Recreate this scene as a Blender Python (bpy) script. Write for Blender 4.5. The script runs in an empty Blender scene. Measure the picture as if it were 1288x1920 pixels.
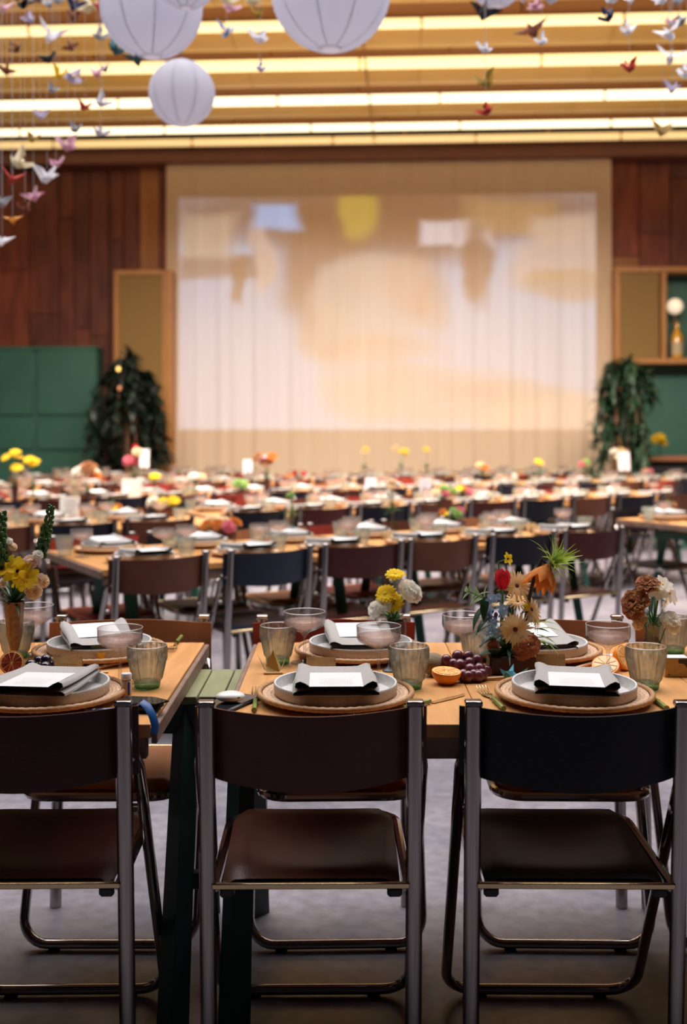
import bpy, bmesh, math, random
from math import sin, cos, pi, atan, atan2, sqrt
from mathutils import Vector, Matrix, Euler
R = math.radians
rnd = random.Random(11)
sc = bpy.context.scene
C = sc.collection

# ------------------------------------------------------------------ camera
F, CX, CY, HC = 2083.0, 644.0, 960.0, 1.33
HZ = 806.0                                             # image height of the horizon; level camera, shifted lens
cd = bpy.data.cameras.new('camera'); cam = bpy.data.objects.new('camera', cd); C.objects.link(cam)
cam.location = (0, 0, HC); cam.rotation_euler = (pi / 2, 0, 0); cd.shift_y = -(CY - HZ) / 1920.0
cd.sensor_fit = 'VERTICAL'; cd.sensor_height = 36.0; cd.lens = F * 36.0 / 1920.0
cd.dof.use_dof = True; cd.dof.focus_distance = 2.5; cd.dof.aperture_fstop = 2.5
cd.clip_end = 100
sc.camera = cam

# ------------------------------------------------------------------ world, exposure, large lights
w = bpy.data.worlds.new('world'); sc.world = w; w.use_nodes = True
w.node_tree.nodes['Background'].inputs[0].default_value = (0.55, 0.40, 0.60, 1)
w.node_tree.nodes['Background'].inputs[1].default_value = 0.011
sc.view_settings.view_transform = 'Standard'; sc.view_settings.look = 'None'
sc.view_settings.exposure = 0.0; sc.view_settings.gamma = 1.0; sc.view_settings.use_curve_mapping = False
sc.cycles.max_bounces = 8; sc.cycles.transparent_max_bounces = 24; sc.cycles.caustics_reflective = False
sc.cycles.caustics_refractive = False; sc.cycles.use_denoising = True; sc.cycles.sample_clamp_indirect = 6.0

WO = Vector((0.65, 16.0, 0.0)); WA = -R(3.3)          # frame of the end wall: origin and turn about z
WT = Vector((cos(WA), sin(WA), 0)); WN = Vector((-sin(WA), cos(WA), 0))

def area_light(name, loc, rot, sx, sy, watts, color, spread=pi):
    l = bpy.data.lights.new(name, 'AREA'); l.shape = 'RECTANGLE'; l.size = sx; l.size_y = sy
    l.energy = watts; l.color = color; l.spread = spread
    o = bpy.data.objects.new(name, l); C.objects.link(o); o.location = loc; o.rotation_euler = rot
    return o
# daylight of the big roof light over the middle of the hall (above the frame)
area_light('roof_light', (0.2, 5.2, 5.3), (0, 0, WA), 9.0, 5.4, 530, (1.0, 0.965, 0.97), R(122))
# added fill light, unseen above the frame, to brighten the curtain end
area_light('curtain_fill', (0.4, 9.2, 5.3), (R(21), 0, WA), 9.0, 1.6, 1120, (1.0, 0.86, 0.74), R(125))

# ------------------------------------------------------------------ rays from pixels of the 1288 x 1920 frame
def ray(px, py):
    return Vector(((px - CX) / F, 1.0, (HZ - py) / F))
def onz(px, py, z):
    d = ray(px, py); t = (z - HC) / d.z
    return Vector((d.x * t, d.y * t, z))
def atd(px, py, Y):
    d = ray(px, py); t = Y / d.y
    return Vector((d.x * t, Y, HC + d.z * t))
def onwall(px, py, off=0.0):
    d = ray(px, py); p0 = WO + WN * off
    t = ((p0 - Vector((0, 0, HC))).dot(WN)) / d.dot(WN)
    p = Vector((0, 0, HC)) + d * t
    return (p - WO).dot(WT), p.z

# the projector's beam: a spot lamp with a picture in its light, aimed square at the curtain
PD = 10.0
ps0, pz1 = onwall(335, 372, -0.2); ps1, pz0 = onwall(1118, 806, -0.2)
PZ = 4.4; PS = (ps0 + ps1) / 2
def projector():
    l = bpy.data.lights.new('projector_beam', 'SPOT'); l.energy = 1; l.spot_size = R(60); l.spot_blend = 0.0
    l.shadow_soft_size = 0.03
    o = bpy.data.objects.new('projector_beam', l); C.objects.link(o)
    p = WO + WN * (-0.2 - PD) + WT * PS
    o.location = (p.x, p.y, PZ); o.rotation_euler = (pi / 2, 0, WA)
    l.use_nodes = True; nt = l.node_tree; N = nt.nodes; L = nt.links
    em = N['Emission']
    tc = N.new('ShaderNodeTexCoord'); sp = N.new('ShaderNodeSeparateXYZ'); L.new(tc.outputs['Normal'], sp.inputs[0])
    def mth(op, a, b=None, c=None, clamp=False):
        n = N.new('ShaderNodeMath'); n.operation = op; n.use_clamp = clamp
        for i, x in enumerate((a, b, c)):
            if x is None: continue
            if isinstance(x, (int, float)): n.inputs[i].default_value = x
            else: L.new(x, n.inputs[i])
        return n.outputs[0]
    az = mth('ABSOLUTE', sp.outputs[2])
    s = mth('MULTIPLY', mth('DIVIDE', sp.outputs[0], az), PD)
    z = mth('MULTIPLY', mth('DIVIDE', sp.outputs[1], az), PD)
    U = mth('DIVIDE', mth('ADD', s, PS - ps0), ps1 - ps0)
    V = mth('DIVIDE', mth('SUBTRACT', pz1 - PZ, z), pz1 - pz0)
    cmb = N.new('ShaderNodeCombineXYZ'); L.new(U, cmb.inputs[0]); L.new(V, cmb.inputs[1])
    nz = N.new('ShaderNodeTexNoise'); nz.inputs['Scale'].default_value = 5.0; L.new(cmb.outputs[0], nz.inputs['Vector'])
    nsp = N.new('ShaderNodeSeparateColor'); L.new(nz.outputs['Color'], nsp.inputs[0])
    Uw = mth('ADD', U, mth('MULTIPLY', mth('SUBTRACT', nsp.outputs[0], 0.5), 0.09))
    Vw = mth('ADD', V, mth('MULTIPLY', mth('SUBTRACT', nsp.outputs[1], 0.5), 0.09))
    colr = None
    def base(c):
        n = N.new('ShaderNodeRGB'); n.outputs[0].default_value = (*c, 1); return n.outputs[0]
    colr = base((0.38, 0.72, 1.45))
    def blob(cx, cy, rx, ry, c, k=1.0, soft=0.35, square=False):
        nonlocal colr
        dx = mth('DIVIDE', mth('SUBTRACT', Uw, cx), rx); dy = mth('DIVIDE', mth('SUBTRACT', Vw, cy), ry)
        if square: r = mth('MAXIMUM', mth('ABSOLUTE', dx), mth('ABSOLUTE', dy))
        else: r = mth('SQRT', mth('ADD', mth('MULTIPLY', dx, dx), mth('MULTIPLY', dy, dy)))
        m = N.new('ShaderNodeMapRange'); m.interpolation_type = 'SMOOTHSTEP'
        L.new(r, m.inputs[0]); m.inputs[1].default_value = 1 + soft; m.inputs[2].default_value = 1 - soft
        m.inputs[3].default_value = 0; m.inputs[4].default_value = k
        x = N.new('ShaderNodeMix'); x.data_type = 'RGBA'; L.new(m.outputs[0], x.inputs['Factor'])
        L.new(colr, x.inputs['A']); x.inputs['B'].default_value = (*c, 1); colr = x.outputs['Result']
    T = (0.12, 0.06, 0.01); CR = (0.48, 0.60, 0.80)
    blob(.5, .06, .6, .15, T, .85)                       # tan band over the top
    blob(.345, .28, .105, .30, T, .9)
    blob(.55, .14, .20, .17, T, .8)
    blob(.36, .60, .06, .12, (.42, .36, .22), .5)
    blob(.10, .30, .10, .05, T, .8, square=True)
    blob(.14, .36, .015, .10, T, .9, square=True)
    blob(.07, .17, .06, .09, (.55, .58, .60), .9, square=True)
    blob(.20, .25, .025, .17, (.62, .65, .8), .9)
    blob(.235, .085, .055, .05, (.30, .80, 2.0), 1.0, square=True)
    blob(.43, .07, .045, .12, (.55, .55, .04), .9)
    blob(.63, .16, .045, .045, (.75, .95, 1.5), 1.0, .25, True)
    blob(.715, .165, .04, .05, (.75, .95, 1.5), 1.0, .25, True)
    blob(.80, .09, .10, .07, (.42, .34, .18), .9, square=True)
    blob(.93, .16, .08, .07, (.70, .72, .82), .9, square=True)
    blob(.92, .30, .12, .09, (.60, .66, .85), .9, square=True)
    blob(.72, .30, .035, .16, T, .9)
    blob(.93, .40, .10, .07, (.42, .34, .14), .7)
    blob(.47, .45, .15, .20, CR, .85, .2)                    # big pale bloom in the middle
    blob(.555, .38, .055, .13, (.50, .42, .46), .6)
    blob(.50, .34, .10, .09, (.62, .60, .66), .5)
    blob(.62, .46, .04, .15, (.40, .33, .22), .5)
    blob(.48, .66, .16, .06, (.45, .38, .22), .5)
    blob(.62, .86, .22, .13, (.46, .46, .46), .7)
    blob(.45, .80, .10, .20, (.55, .56, .60), .6)
    blob(.92, .95, .20, .11, (.66, .62, .55), .8)
    blob(.78, .84, .16, .05, (.42, .42, .44), .6)
    inx = mth('MULTIPLY', mth('GREATER_THAN', U, 0.0), mth('LESS_THAN', U, 1.0))
    iny = mth('MULTIPLY', mth('GREATER_THAN', V, 0.0), mth('LESS_THAN', V, 1.0))
    L.new(colr, em.inputs['Color'])
    L.new(mth('MULTIPLY', mth('MULTIPLY', inx, iny), 3600.0), em.inputs['Strength'])
projector()

# ------------------------------------------------------------------ materials
def lin(c):
    if isinstance(c, str):
        c = [int(c[i:i + 2], 16) / 255 for i in (0, 2, 4)]
        return tuple(x / 12.92 if x <= .04045 else ((x + .055) / 1.055) ** 2.4 for x in c)
    return c
MATS = {}
def mat(name, color, rough=.5, metal=0., col2=None, nscale=6., nstretch=(1, 1, 1), bump=0., bscale=40., rand=0., sheen=0.,
        coat=0., transl=0., emit=None, estr=0., spec=.5, alpha=None, wave=None):
    if name in MATS: return MATS[name]
    m = bpy.data.materials.new(name); m.use_nodes = True; nt = m.node_tree; N = nt.nodes; L = nt.links
    b = N['Principled BSDF']; c = lin(color)
    b.inputs['Base Color'].default_value = (*c, 1); b.inputs['Roughness'].default_value = rough
    b.inputs['Metallic'].default_value = metal; b.inputs['Specular IOR Level'].default_value = spec
    b.inputs['Coat Weight'].default_value = coat; b.inputs['Sheen Weight'].default_value = sheen
    if emit: b.inputs['Emission Color'].default_value = (*lin(emit), 1); b.inputs['Emission Strength'].default_value = estr
    tc = N.new('ShaderNodeTexCoord'); mp = N.new('ShaderNodeMapping'); mp.inputs['Scale'].default_value = nstretch
    L.new(tc.outputs['Object'], mp.inputs[0])
    out = None
    if col2 is not None:
        nz = N.new('ShaderNodeTexNoise'); nz.inputs['Scale'].default_value = nscale; nz.inputs['Detail'].default_value = 6
        L.new(mp.outputs[0], nz.inputs['Vector'])
        cr = N.new('ShaderNodeValToRGB'); cr.color_ramp.elements[0].position = .35; cr.color_ramp.elements[1].position = .65
        cr.color_ramp.elements[0].color = (*c, 1); cr.color_ramp.elements[1].color = (*lin(col2), 1)
        L.new(nz.outputs['Fac'], cr.inputs[0]); out = cr.outputs[0]
    if rand:
        oi = N.new('ShaderNodeObjectInfo'); mr = N.new('ShaderNodeMapRange'); L.new(oi.outputs['Random'], mr.inputs[0])
        mr.inputs[3].default_value = 1 - rand; mr.inputs[4].default_value = 1 + rand
        hs = N.new('ShaderNodeHueSaturation'); L.new(mr.outputs[0], hs.inputs['Value'])
        if out: L.new(out, hs.inputs['Color'])
        else: hs.inputs['Color'].default_value = (*c, 1)
        out = hs.outputs[0]
    if out: L.new(out, b.inputs['Base Color'])
    if bump:
        bz = N.new('ShaderNodeTexNoise'); bz.inputs['Scale'].default_value = bscale; L.new(mp.outputs[0], bz.inputs['Vector'])
        bp = N.new('ShaderNodeBump'); bp.inputs['Strength'].default_value = bump; bp.inputs['Distance'].default_value = .002
        L.new(bz.outputs['Fac'], bp.inputs['Height']); L.new(bp.outputs[0], b.inputs['Normal'])
    if transl:
        tr = N.new('ShaderNodeBsdfTranslucent'); mx = N.new('ShaderNodeMixShader'); mx.inputs[0].default_value = transl
        if out: L.new(out, tr.inputs[0])
        else: tr.inputs[0].default_value = (*c, 1)
        L.new(b.outputs[0], mx.inputs[1]); L.new(tr.outputs[0], mx.inputs[2])
        L.new(mx.outputs[0], N['Material Output'].inputs['Surface'])
    MATS[name] = m
    return m
def glassmat(name, tint, edge, refr=0., gl=.1, milk=0., milkc=(.85, .82, .82)):
    """thin clear glass: tinted see-through with a Fresnel gloss, deeper tint where the wall turns away"""
    if name in MATS: return MATS[name]
    m = bpy.data.materials.new(name); m.use_nodes = True; nt = m.node_tree; N = nt.nodes; L = nt.links
    N.remove(N['Principled BSDF']); out = N['Material Output']
    lw = N.new('ShaderNodeLayerWeight'); lw.inputs['Blend'].default_value = .5
    mc = N.new('ShaderNodeMix'); mc.data_type = 'RGBA'; L.new(lw.outputs['Facing'], mc.inputs['Factor'])
    mc.inputs['A'].default_value = (*tint, 1); mc.inputs['B'].default_value = (*edge, 1)
    tr = N.new('ShaderNodeBsdfTransparent'); L.new(mc.outputs['Result'], tr.inputs[0])
    cur = tr.outputs[0]
    if refr:
        g = N.new('ShaderNodeBsdfRefraction'); g.inputs['IOR'].default_value = 1.45; g.inputs['Roughness'].default_value = .02
        L.new(mc.outputs['Result'], g.inputs['Color'])
        mx = N.new('ShaderNodeMixShader'); mx.inputs[0].default_value = refr
        L.new(cur, mx.inputs[1]); L.new(g.outputs[0], mx.inputs[2]); cur = mx.outputs[0]
    if milk:
        d1 = N.new('ShaderNodeBsdfDiffuse'); d2 = N.new('ShaderNodeBsdfTranslucent'); d1.inputs[0].default_value = d2.inputs[0].default_value = (*milkc, 1)
        m1 = N.new('ShaderNodeMixShader'); m1.inputs[0].default_value = .6; L.new(d1.outputs[0], m1.inputs[1]); L.new(d2.outputs[0], m1.inputs[2])
        m2 = N.new('ShaderNodeMixShader'); m2.inputs[0].default_value = milk; L.new(cur, m2.inputs[1]); L.new(m1.outputs[0], m2.inputs[2]); cur = m2.outputs[0]
    gs = N.new('ShaderNodeBsdfGlossy'); gs.inputs['Roughness'].default_value = .05
    pw = N.new('ShaderNodeMath'); pw.operation = 'POWER'; L.new(lw.outputs['Facing'], pw.inputs[0]); pw.inputs[1].default_value = 4.0
    ad = N.new('ShaderNodeMath'); ad.operation = 'MULTIPLY_ADD'; ad.use_clamp = True; L.new(pw.outputs[0], ad.inputs[0])
    ad.inputs[1].default_value = .35; ad.inputs[2].default_value = gl
    mx = N.new('ShaderNodeMixShader'); L.new(ad.outputs[0], mx.inputs[0]); L.new(cur, mx.inputs[1]); L.new(gs.outputs[0], mx.inputs[2])
    L.new(mx.outputs[0], out.inputs['Surface']); MATS[name] = m
    return m

CHROME = mat('chrome', (.40, .365, .345), .14, 1.)
BRASS = mat('brass', (.85, .62, .28), .2, 1.)
GOLD = mat('gold_cutlery', (.90, .72, .42), .22, 1.)
LEATHER = {
    'black': mat('leather_black', (.010, .010, .016), .42, bump=.25, bscale=220, spec=.3),
    'oxblood': mat('leather_oxblood', (.055, .012, .012), .38, col2=(.075, .018, .014), nscale=9, bump=.25, bscale=220, spec=.32),
    'brown': mat('leather_brown', (.10, .032, .018), .36, col2=(.13, .045, .025), nscale=8, bump=.25, bscale=220, spec=.32),
    'tan': mat('leather_tan', (.34, .13, .055), .4, col2=(.40, .17, .08), nscale=8, bump=.25, bscale=220, spec=.32),
    'red': mat('leather_red', (.26, .03, .025), .4, col2=(.32, .045, .03), nscale=8, bump=.25, bscale=220, spec=.32),
    'navy': mat('leather_navy', (.012, .018, .035), .36, bump=.25, bscale=220)}
STOPPER = mat('stopper_plastic', (.03, .03, .03), .5)
TABLEWOOD = mat('table_wood', (.50, .232, .072), .40, col2=(.62, .305, .105), nscale=5, nstretch=(9, 1, 9), bump=.1, bscale=60, rand=.12)
TABLEEDGE = mat('table_edge', (.17, .10, .07), .5, col2=(.25, .15, .11), nscale=20)
GREENWOOD = mat('trestle_green', (.025, .105, .07), .5, col2=(.03, .13, .085), nscale=10)
GREENSHADE = mat('trestle_green_shaded', (.008, .030, .026), .5, col2=(.011, .038, .032), nscale=10)  # trestle green darkened: the shade under the front tables is put into the colour
OLIVEWOOD = mat('trestle_top_green', (.185, .195, .088), .55, col2=(.225, .232, .112), nscale=8, nstretch=(6, 1, 1), rand=.06)
STONE = mat('stoneware', (.72, .71, .70), .35, col2=(.60, .58, .56), nscale=160, bump=.05)
RATTAN = mat('rattan', (.46, .28, .17), .6, col2=(.70, .49, .34), nscale=170, bump=.8, bscale=170)
RATTANRIM = mat('rattan_rim', (.36, .175, .07), .55, col2=(.46, .25, .11), nscale=90, bump=.5, bscale=120)
LINEN = mat('linen', (.33, .305, .29), .9, col2=(.40, .375, .355), nscale=300, sheen=.2, bump=.4, bscale=500)
PAPER = mat('paper_white', (.64, .635, .63), .8)
PAPERW = mat('menu_ink', (.45, .45, .46), .8)
KRAFT = mat('kraft_card', (.46, .30, .13), .8, col2=(.52, .35, .16), nscale=120)
INK = mat('ink_brown', (.15, .09, .04), .8)
COUPE = glassmat('coupe_glass', (.975, .965, .965), (.60, .58, .60), gl=.05, milk=.05)
TUMB = glassmat('tumbler_glass', (.96, .97, .95), (.68, .70, .60), refr=.40, gl=.08, milk=.06, milkc=(.80, .80, .70))
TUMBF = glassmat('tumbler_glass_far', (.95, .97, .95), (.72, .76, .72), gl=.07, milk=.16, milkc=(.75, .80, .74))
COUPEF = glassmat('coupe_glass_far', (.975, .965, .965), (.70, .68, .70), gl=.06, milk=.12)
TUMBASE = glassmat('tumbler_base_glass', (.45, .72, .55), (.15, .42, .28), refr=.3, gl=.06)
WINE = glassmat('rose_wine', (.95, .88, .85), (.90, .78, .74), gl=.08, milk=.30, milkc=(.88, .70, .62))
BAMBOO = mat('green_bamboo', (.10, .13, .03), .35, col2=(.22, .26, .06), nscale=45)
STICK = mat('chopstick_wood', (.62, .37, .18), .5)
DARKSTICK = mat('dark_wood', (.14, .07, .03), .5)
BLACKPL = mat('black_plastic', (.008, .008, .010), .25)
PHONEGL = mat('phone_glass', (.012, .014, .018), .06, coat=.5)
WHITEPL = mat('white_plastic', (.75, .72, .70), .3)
CLAY = mat('burgundy_glaze', (.07, .018, .018), .35, col2=(.10, .03, .025), nscale=8)
AMBER = mat('amber_metal', (.17, .085, .045), .4, .35, col2=(.26, .145, .08), nscale=90)
LEAF = mat('leaf_green', (.045, .13, .035), .5, col2=(.07, .18, .05), nscale=30, transl=.25)
LEAFD = mat('leaf_dark', (.022, .07, .03), .45, col2=(.035, .10, .04), nscale=30, transl=.15)
LEAFP = mat('leaf_pale', (.25, .36, .17), .6, transl=.3)
LIME = mat('lime_bracts', (.36, .50, .06), .5, col2=(.48, .62, .12), nscale=40, transl=.35)
STEMG = mat('stem_green', (.10, .22, .05), .5)
STEMD = mat('stem_dark', (.02, .015, .012), .5)
PET = {
    'yellow': mat('petal_yellow', (.82, .60, .015), .85, col2=(.90, .70, .04), nscale=40, transl=.5),
    'white': mat('petal_white', (.92, .89, .82), .85, transl=.6),
    'cream': mat('petal_cream', (.90, .74, .52), .85, transl=.6),
    'blush': mat('petal_blush', (.90, .70, .58), .85, transl=.6),
    'peach': mat('petal_peach', (.82, .50, .15), .85, col2=(.86, .66, .42), nscale=45, transl=.4),
    'red': mat('petal_red', (.55, .012, .022), .85, col2=(.68, .02, .03), nscale=30, transl=.35),
    'orange': mat('petal_orange', (.66, .19, .025), .85, col2=(.72, .29, .06), nscale=50, transl=.45),
    'salmon': mat('petal_salmon', (.76, .34, .20), .85, transl=.45),
    'rust': mat('petal_rust', (.34, .10, .05), .85, col2=(.50, .25, .10), nscale=40, transl=.35),
    'blue': mat('petal_blue', (.22, .40, .66), .85, col2=(.42, .56, .78), nscale=60, transl=.35),
    'violet': mat('petal_violet', (.16, .12, .26), .85, transl=.35),
    'pink': mat('petal_pink', (.72, .20, .26), .85, transl=.45),
    'green': mat('petal_green', (.36, .52, .16), .85, transl=.45)}
EYE = mat('flower_eye', (.10, .02, .025), .7)
EYEY = mat('flower_eye_gold', (.62, .36, .02), .8)
CONCRETE = None

# ------------------------------------------------------------------ mesh kit
class MB:
    def __init__(s):
        s.v = []; s.f = []; s.m = []; s.mi = 0; s.X = Matrix()
    def add(s, vs, fs):
        o = len(s.v)
        s.v += [tuple(s.X @ Vector(p)) for p in vs]
        s.f += [tuple(i + o for i in f) for f in fs]; s.m += [s.mi] * len(fs)
        return s
    def box(s, c, d, b=0.0):
        x, y, z = (d[0] / 2, d[1] / 2, d[2] / 2)
        if b <= 0:
            vs = [(c[0] + i * x, c[1] + j * y, c[2] + k * z) for i in (-1, 1) for j in (-1, 1) for k in (-1, 1)]
            return s.add(vs, [(0, 1, 3, 2), (4, 6, 7, 5), (0, 4, 5, 1), (2, 3, 7, 6), (0, 2, 6, 4), (1, 5, 7, 3)])
        vs = []; ix = {}
        for i in (-1, 1):
            for j in (-1, 1):
                for k in (-1, 1):
                    for a in range(3):
                        ix[i, j, k, a] = len(vs)
                        e = [x - b, y - b, z - b]; e[a] += b
                        vs.append((c[0] + i * e[0], c[1] + j * e[1], c[2] + k * e[2]))
        fs = []
        q = [(-1, -1), (1, -1), (1, 1), (-1, 1)]
        for a in range(3):
            for sg in (-1, 1):
                f = []
                for (p, r) in q:
                    t = [0, 0, 0]; t[a] = sg; t[(a + 1) % 3] = p; t[(a + 2) % 3] = r
                    f.append(ix[t[0], t[1], t[2], a])
                fs.append(tuple(f))
        for a in range(3):
            a1, a2 = (a + 1) % 3, (a + 2) % 3
            for p in (-1, 1):
                for r in (-1, 1):
                    f = []
                    for e, ax in ((-1, a1), (1, a1), (1, a2), (-1, a2)):
                        t = [0, 0, 0]; t[a] = e; t[a1] = p; t[a2] = r
                        f.append(ix[t[0], t[1], t[2], ax])
                    fs.append(tuple(f))
        for i in (-1, 1):
            for j in (-1, 1):
                for k in (-1, 1): fs.append(tuple(ix[i, j, k, a] for a in range(3)))
        return s.add(vs, fs)
    def tube(s, pts, r, n=8, cap=True, closed=False, flat=(1, 1), side=None):
        pts = [Vector(p) for p in pts]; k = len(pts)
        rs = r if isinstance(r, (list, tuple)) else [r] * k
        vs = []; fs = []; nrm = None
        for i, p in enumerate(pts):
            if closed: t = pts[(i + 1) % k] - pts[i - 1]
            else: t = pts[min(i + 1, k - 1)] - pts[max(i - 1, 0)]
            t.normalize()
            if nrm is None:
                a = Vector(side) if side else (Vector((0, 0, 1)) if abs(t.z) < .9 else Vector((1, 0, 0)))
                nrm = (a - t * a.dot(t)).normalized()
            else: nrm = (nrm - t * nrm.dot(t)).normalized()
            bn = t.cross(nrm)
            for j in range(n):
                an = 2 * pi * j / n
                vs.append(p + nrm * (cos(an) * rs[i] * flat[0]) + bn * (sin(an) * rs[i] * flat[1]))
        m = k if closed else k - 1
        for i in range(m):
            for j in range(n):
                a = i * n + j; b = i * n + (j + 1) % n; i2 = (i + 1) % k
                fs.append((a, b, i2 * n + (j + 1) % n, i2 * n + j))
        if cap and not closed:
            fs.append(tuple(range(n - 1, -1, -1))); fs.append(tuple((k - 1) * n + j for j in range(n)))
        return s.add(vs, fs)
    def lathe(s, prof, n=24, rib=0., ribz=None, cx=0, cy=0, mats=None):
        vs = []; fs = []; rows = []; ms = []
        for i, (r, z) in enumerate(prof):
            if r < 1e-6: rows.append([len(vs)]); vs.append((cx, cy, z)); continue
            row = []
            for j in range(n):
                rr = r
                if rib and (ribz is None or ribz[0] <= z <= ribz[1]): rr = r * (1 + (rib if j % 2 else -rib))
                a = 2 * pi * j / n
                row.append(len(vs)); vs.append((cx + rr * cos(a), cy + rr * sin(a), z))
            rows.append(row)
        for i in range(len(rows) - 1):
            A, B = rows[i], rows[i + 1]
            for j in range(n):
                a = A[j % len(A)]; b = A[(j + 1) % len(A)]; c = B[(j + 1) % len(B)]; d = B[j % len(B)]
                f = []
                for q in (a, b, c, d):
                    if q not in f: f.append(q)
                if len(f) > 2: fs.append(tuple(f)); ms.append(mats[i] if mats else s.mi)
        o = len(s.m); s.add(vs, fs); s.m[o:] = ms
        return s
    def ell(s, c, rx, ry, rz, nu=10, nv=6):
        M = s.X.copy(); s.X = M @ Matrix.Translation(c) @ Matrix.Diagonal((rx, ry, rz, 1))
        s.lathe([(sin(pi * i / nv), -cos(pi * i / nv)) for i in range(nv + 1)], nu)
        s.X = M; return s
    def grid(s, fn, nu, nv, closeu=False):
        vs = [fn(i / nu, j / nv) for j in range(nv + 1) for i in range(nu + (0 if closeu else 1))]
        w = nu + (0 if closeu else 1); fs = []
        for j in range(nv):
            for i in range(nu):
                i2 = (i + 1) % w
                fs.append((j * w + i, j * w + i2, (j + 1) * w + i2, (j + 1) * w + i))
        return s.add(vs, fs)
    def prism(s, poly, z0, z1):
        n = len(poly)
        vs = [(x, y, z0) for x, y in poly] + [(x, y, z1) for x, y in poly]
        fs = [tuple(range(n - 1, -1, -1)), tuple(range(n, 2 * n))] + [(i, (i + 1) % n, n + (i + 1) % n, n + i) for i in range(n)]
        return s.add(vs, fs)
    def petal(s, L, W, cup=.0, curl=.0, shape='round', nu=4, nv=2, ruffle=0., ph=0., thick=0.):
        def wd(t):
            if shape == 'round': return W * (sin(pi * min(.96, .10 + .86 * t)) ** .6)
            if shape == 'strap': return W * (.35 + .65 * min(1, t * 2.2)) * (1 if t < .82 else sqrt(max(0.04, 1 - ((t - .82) / .19) ** 2)))
            if shape == 'point': return W * sin(pi * (.12 + .88 * t) ** .8) if t < 1 else W * .03
            if shape == 'fan': return W * (.15 + .85 * t ** .8)
            return W * (1 - t) + .0004
        def fn(u, t):
            x = (u * 2 - 1)
            if abs(curl) > 1e-4: y = L * sin(curl * t) / curl; z = L * (1 - cos(curl * t)) / curl
            else: y = L * t; z = 0
            ww = wd(t)
            z += cup * x * x * ww + ruffle * sin(x * 7 + ph) * t * t
            return (x * ww, y, z)
        return s.grid(fn, nv, nu)
    def mesh(s, name, mats, angle=40, flat=False):
        me = bpy.data.meshes.new(name); me.from_pydata(s.v, [], s.f)
        bm = bmesh.new(); bm.from_mesh(me); bmesh.ops.recalc_face_normals(bm, faces=bm.faces); bm.to_mesh(me); bm.free()
        for m in (mats if isinstance(mats, (list, tuple)) else [mats]): me.materials.append(m)
        me.polygons.foreach_set('material_index', s.m)
        if not flat:
            me.polygons.foreach_set('use_smooth', [True] * len(me.polygons)); me.set_sharp_from_angle(angle=R(angle))
        me.update(); return me
def T(x, y, z): return Matrix.Translation((x, y, z))
def RZ(a): return Matrix.Rotation(a, 4, 'Z')
def RX(a): return Matrix.Rotation(a, 4, 'X')
def RY(a): return Matrix.Rotation(a, 4, 'Y')
CACHE = {}
def cached(key, fn):
    if key not in CACHE: CACHE[key] = fn()
    return CACHE[key]

def link(name, data, loc=(0, 0, 0), rot=(0, 0, 0), parent=None, scale=None):
    o = bpy.data.objects.new(name, data); C.objects.link(o); o.location = loc; o.rotation_euler = rot
    if parent: o.parent = parent
    if scale: o.scale = (scale,) * 3 if isinstance(scale, (int, float)) else scale
    return o
def tag(o, label, cat, group=None):
    o['label'] = label; o['category'] = cat
    if group: o['group'] = group
    return o
def thing(name, label, cat, loc=(0, 0, 0), rz=0., group=None, data=None, rot=None, scale=None):
    o = link(name, data, loc, rot or (0, 0, rz), None, scale); o.empty_display_size = .1 if data is None else 1
    return tag(o, label, cat, group)
def part(name, me, parent, loc=(0, 0, 0), rot=(0, 0, 0), scale=None, label=None):
    o = link(name, me, loc, rot, parent, scale)
    if label: o['label'] = label
    return o
def struct(name, me, loc=(0, 0, 0), rot=(0, 0, 0), parent=None):
    o = link(name, me, loc, rot, parent); o['kind'] = 'structure'; return o
def wallobj(name, me, off=0): return struct(name, me, WO, (0, 0, WA))
ORD = 'first second third fourth fifth sixth seventh eighth ninth tenth eleventh twelfth thirteenth fourteenth fifteenth sixteenth seventeenth eighteenth nineteenth twentieth twenty-first twenty-second twenty-third twenty-fourth twenty-fifth twenty-sixth twenty-seventh twenty-eighth twenty-ninth thirtieth thirty-first thirty-second thirty-third thirty-fourth thirty-fifth'.split()

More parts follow.
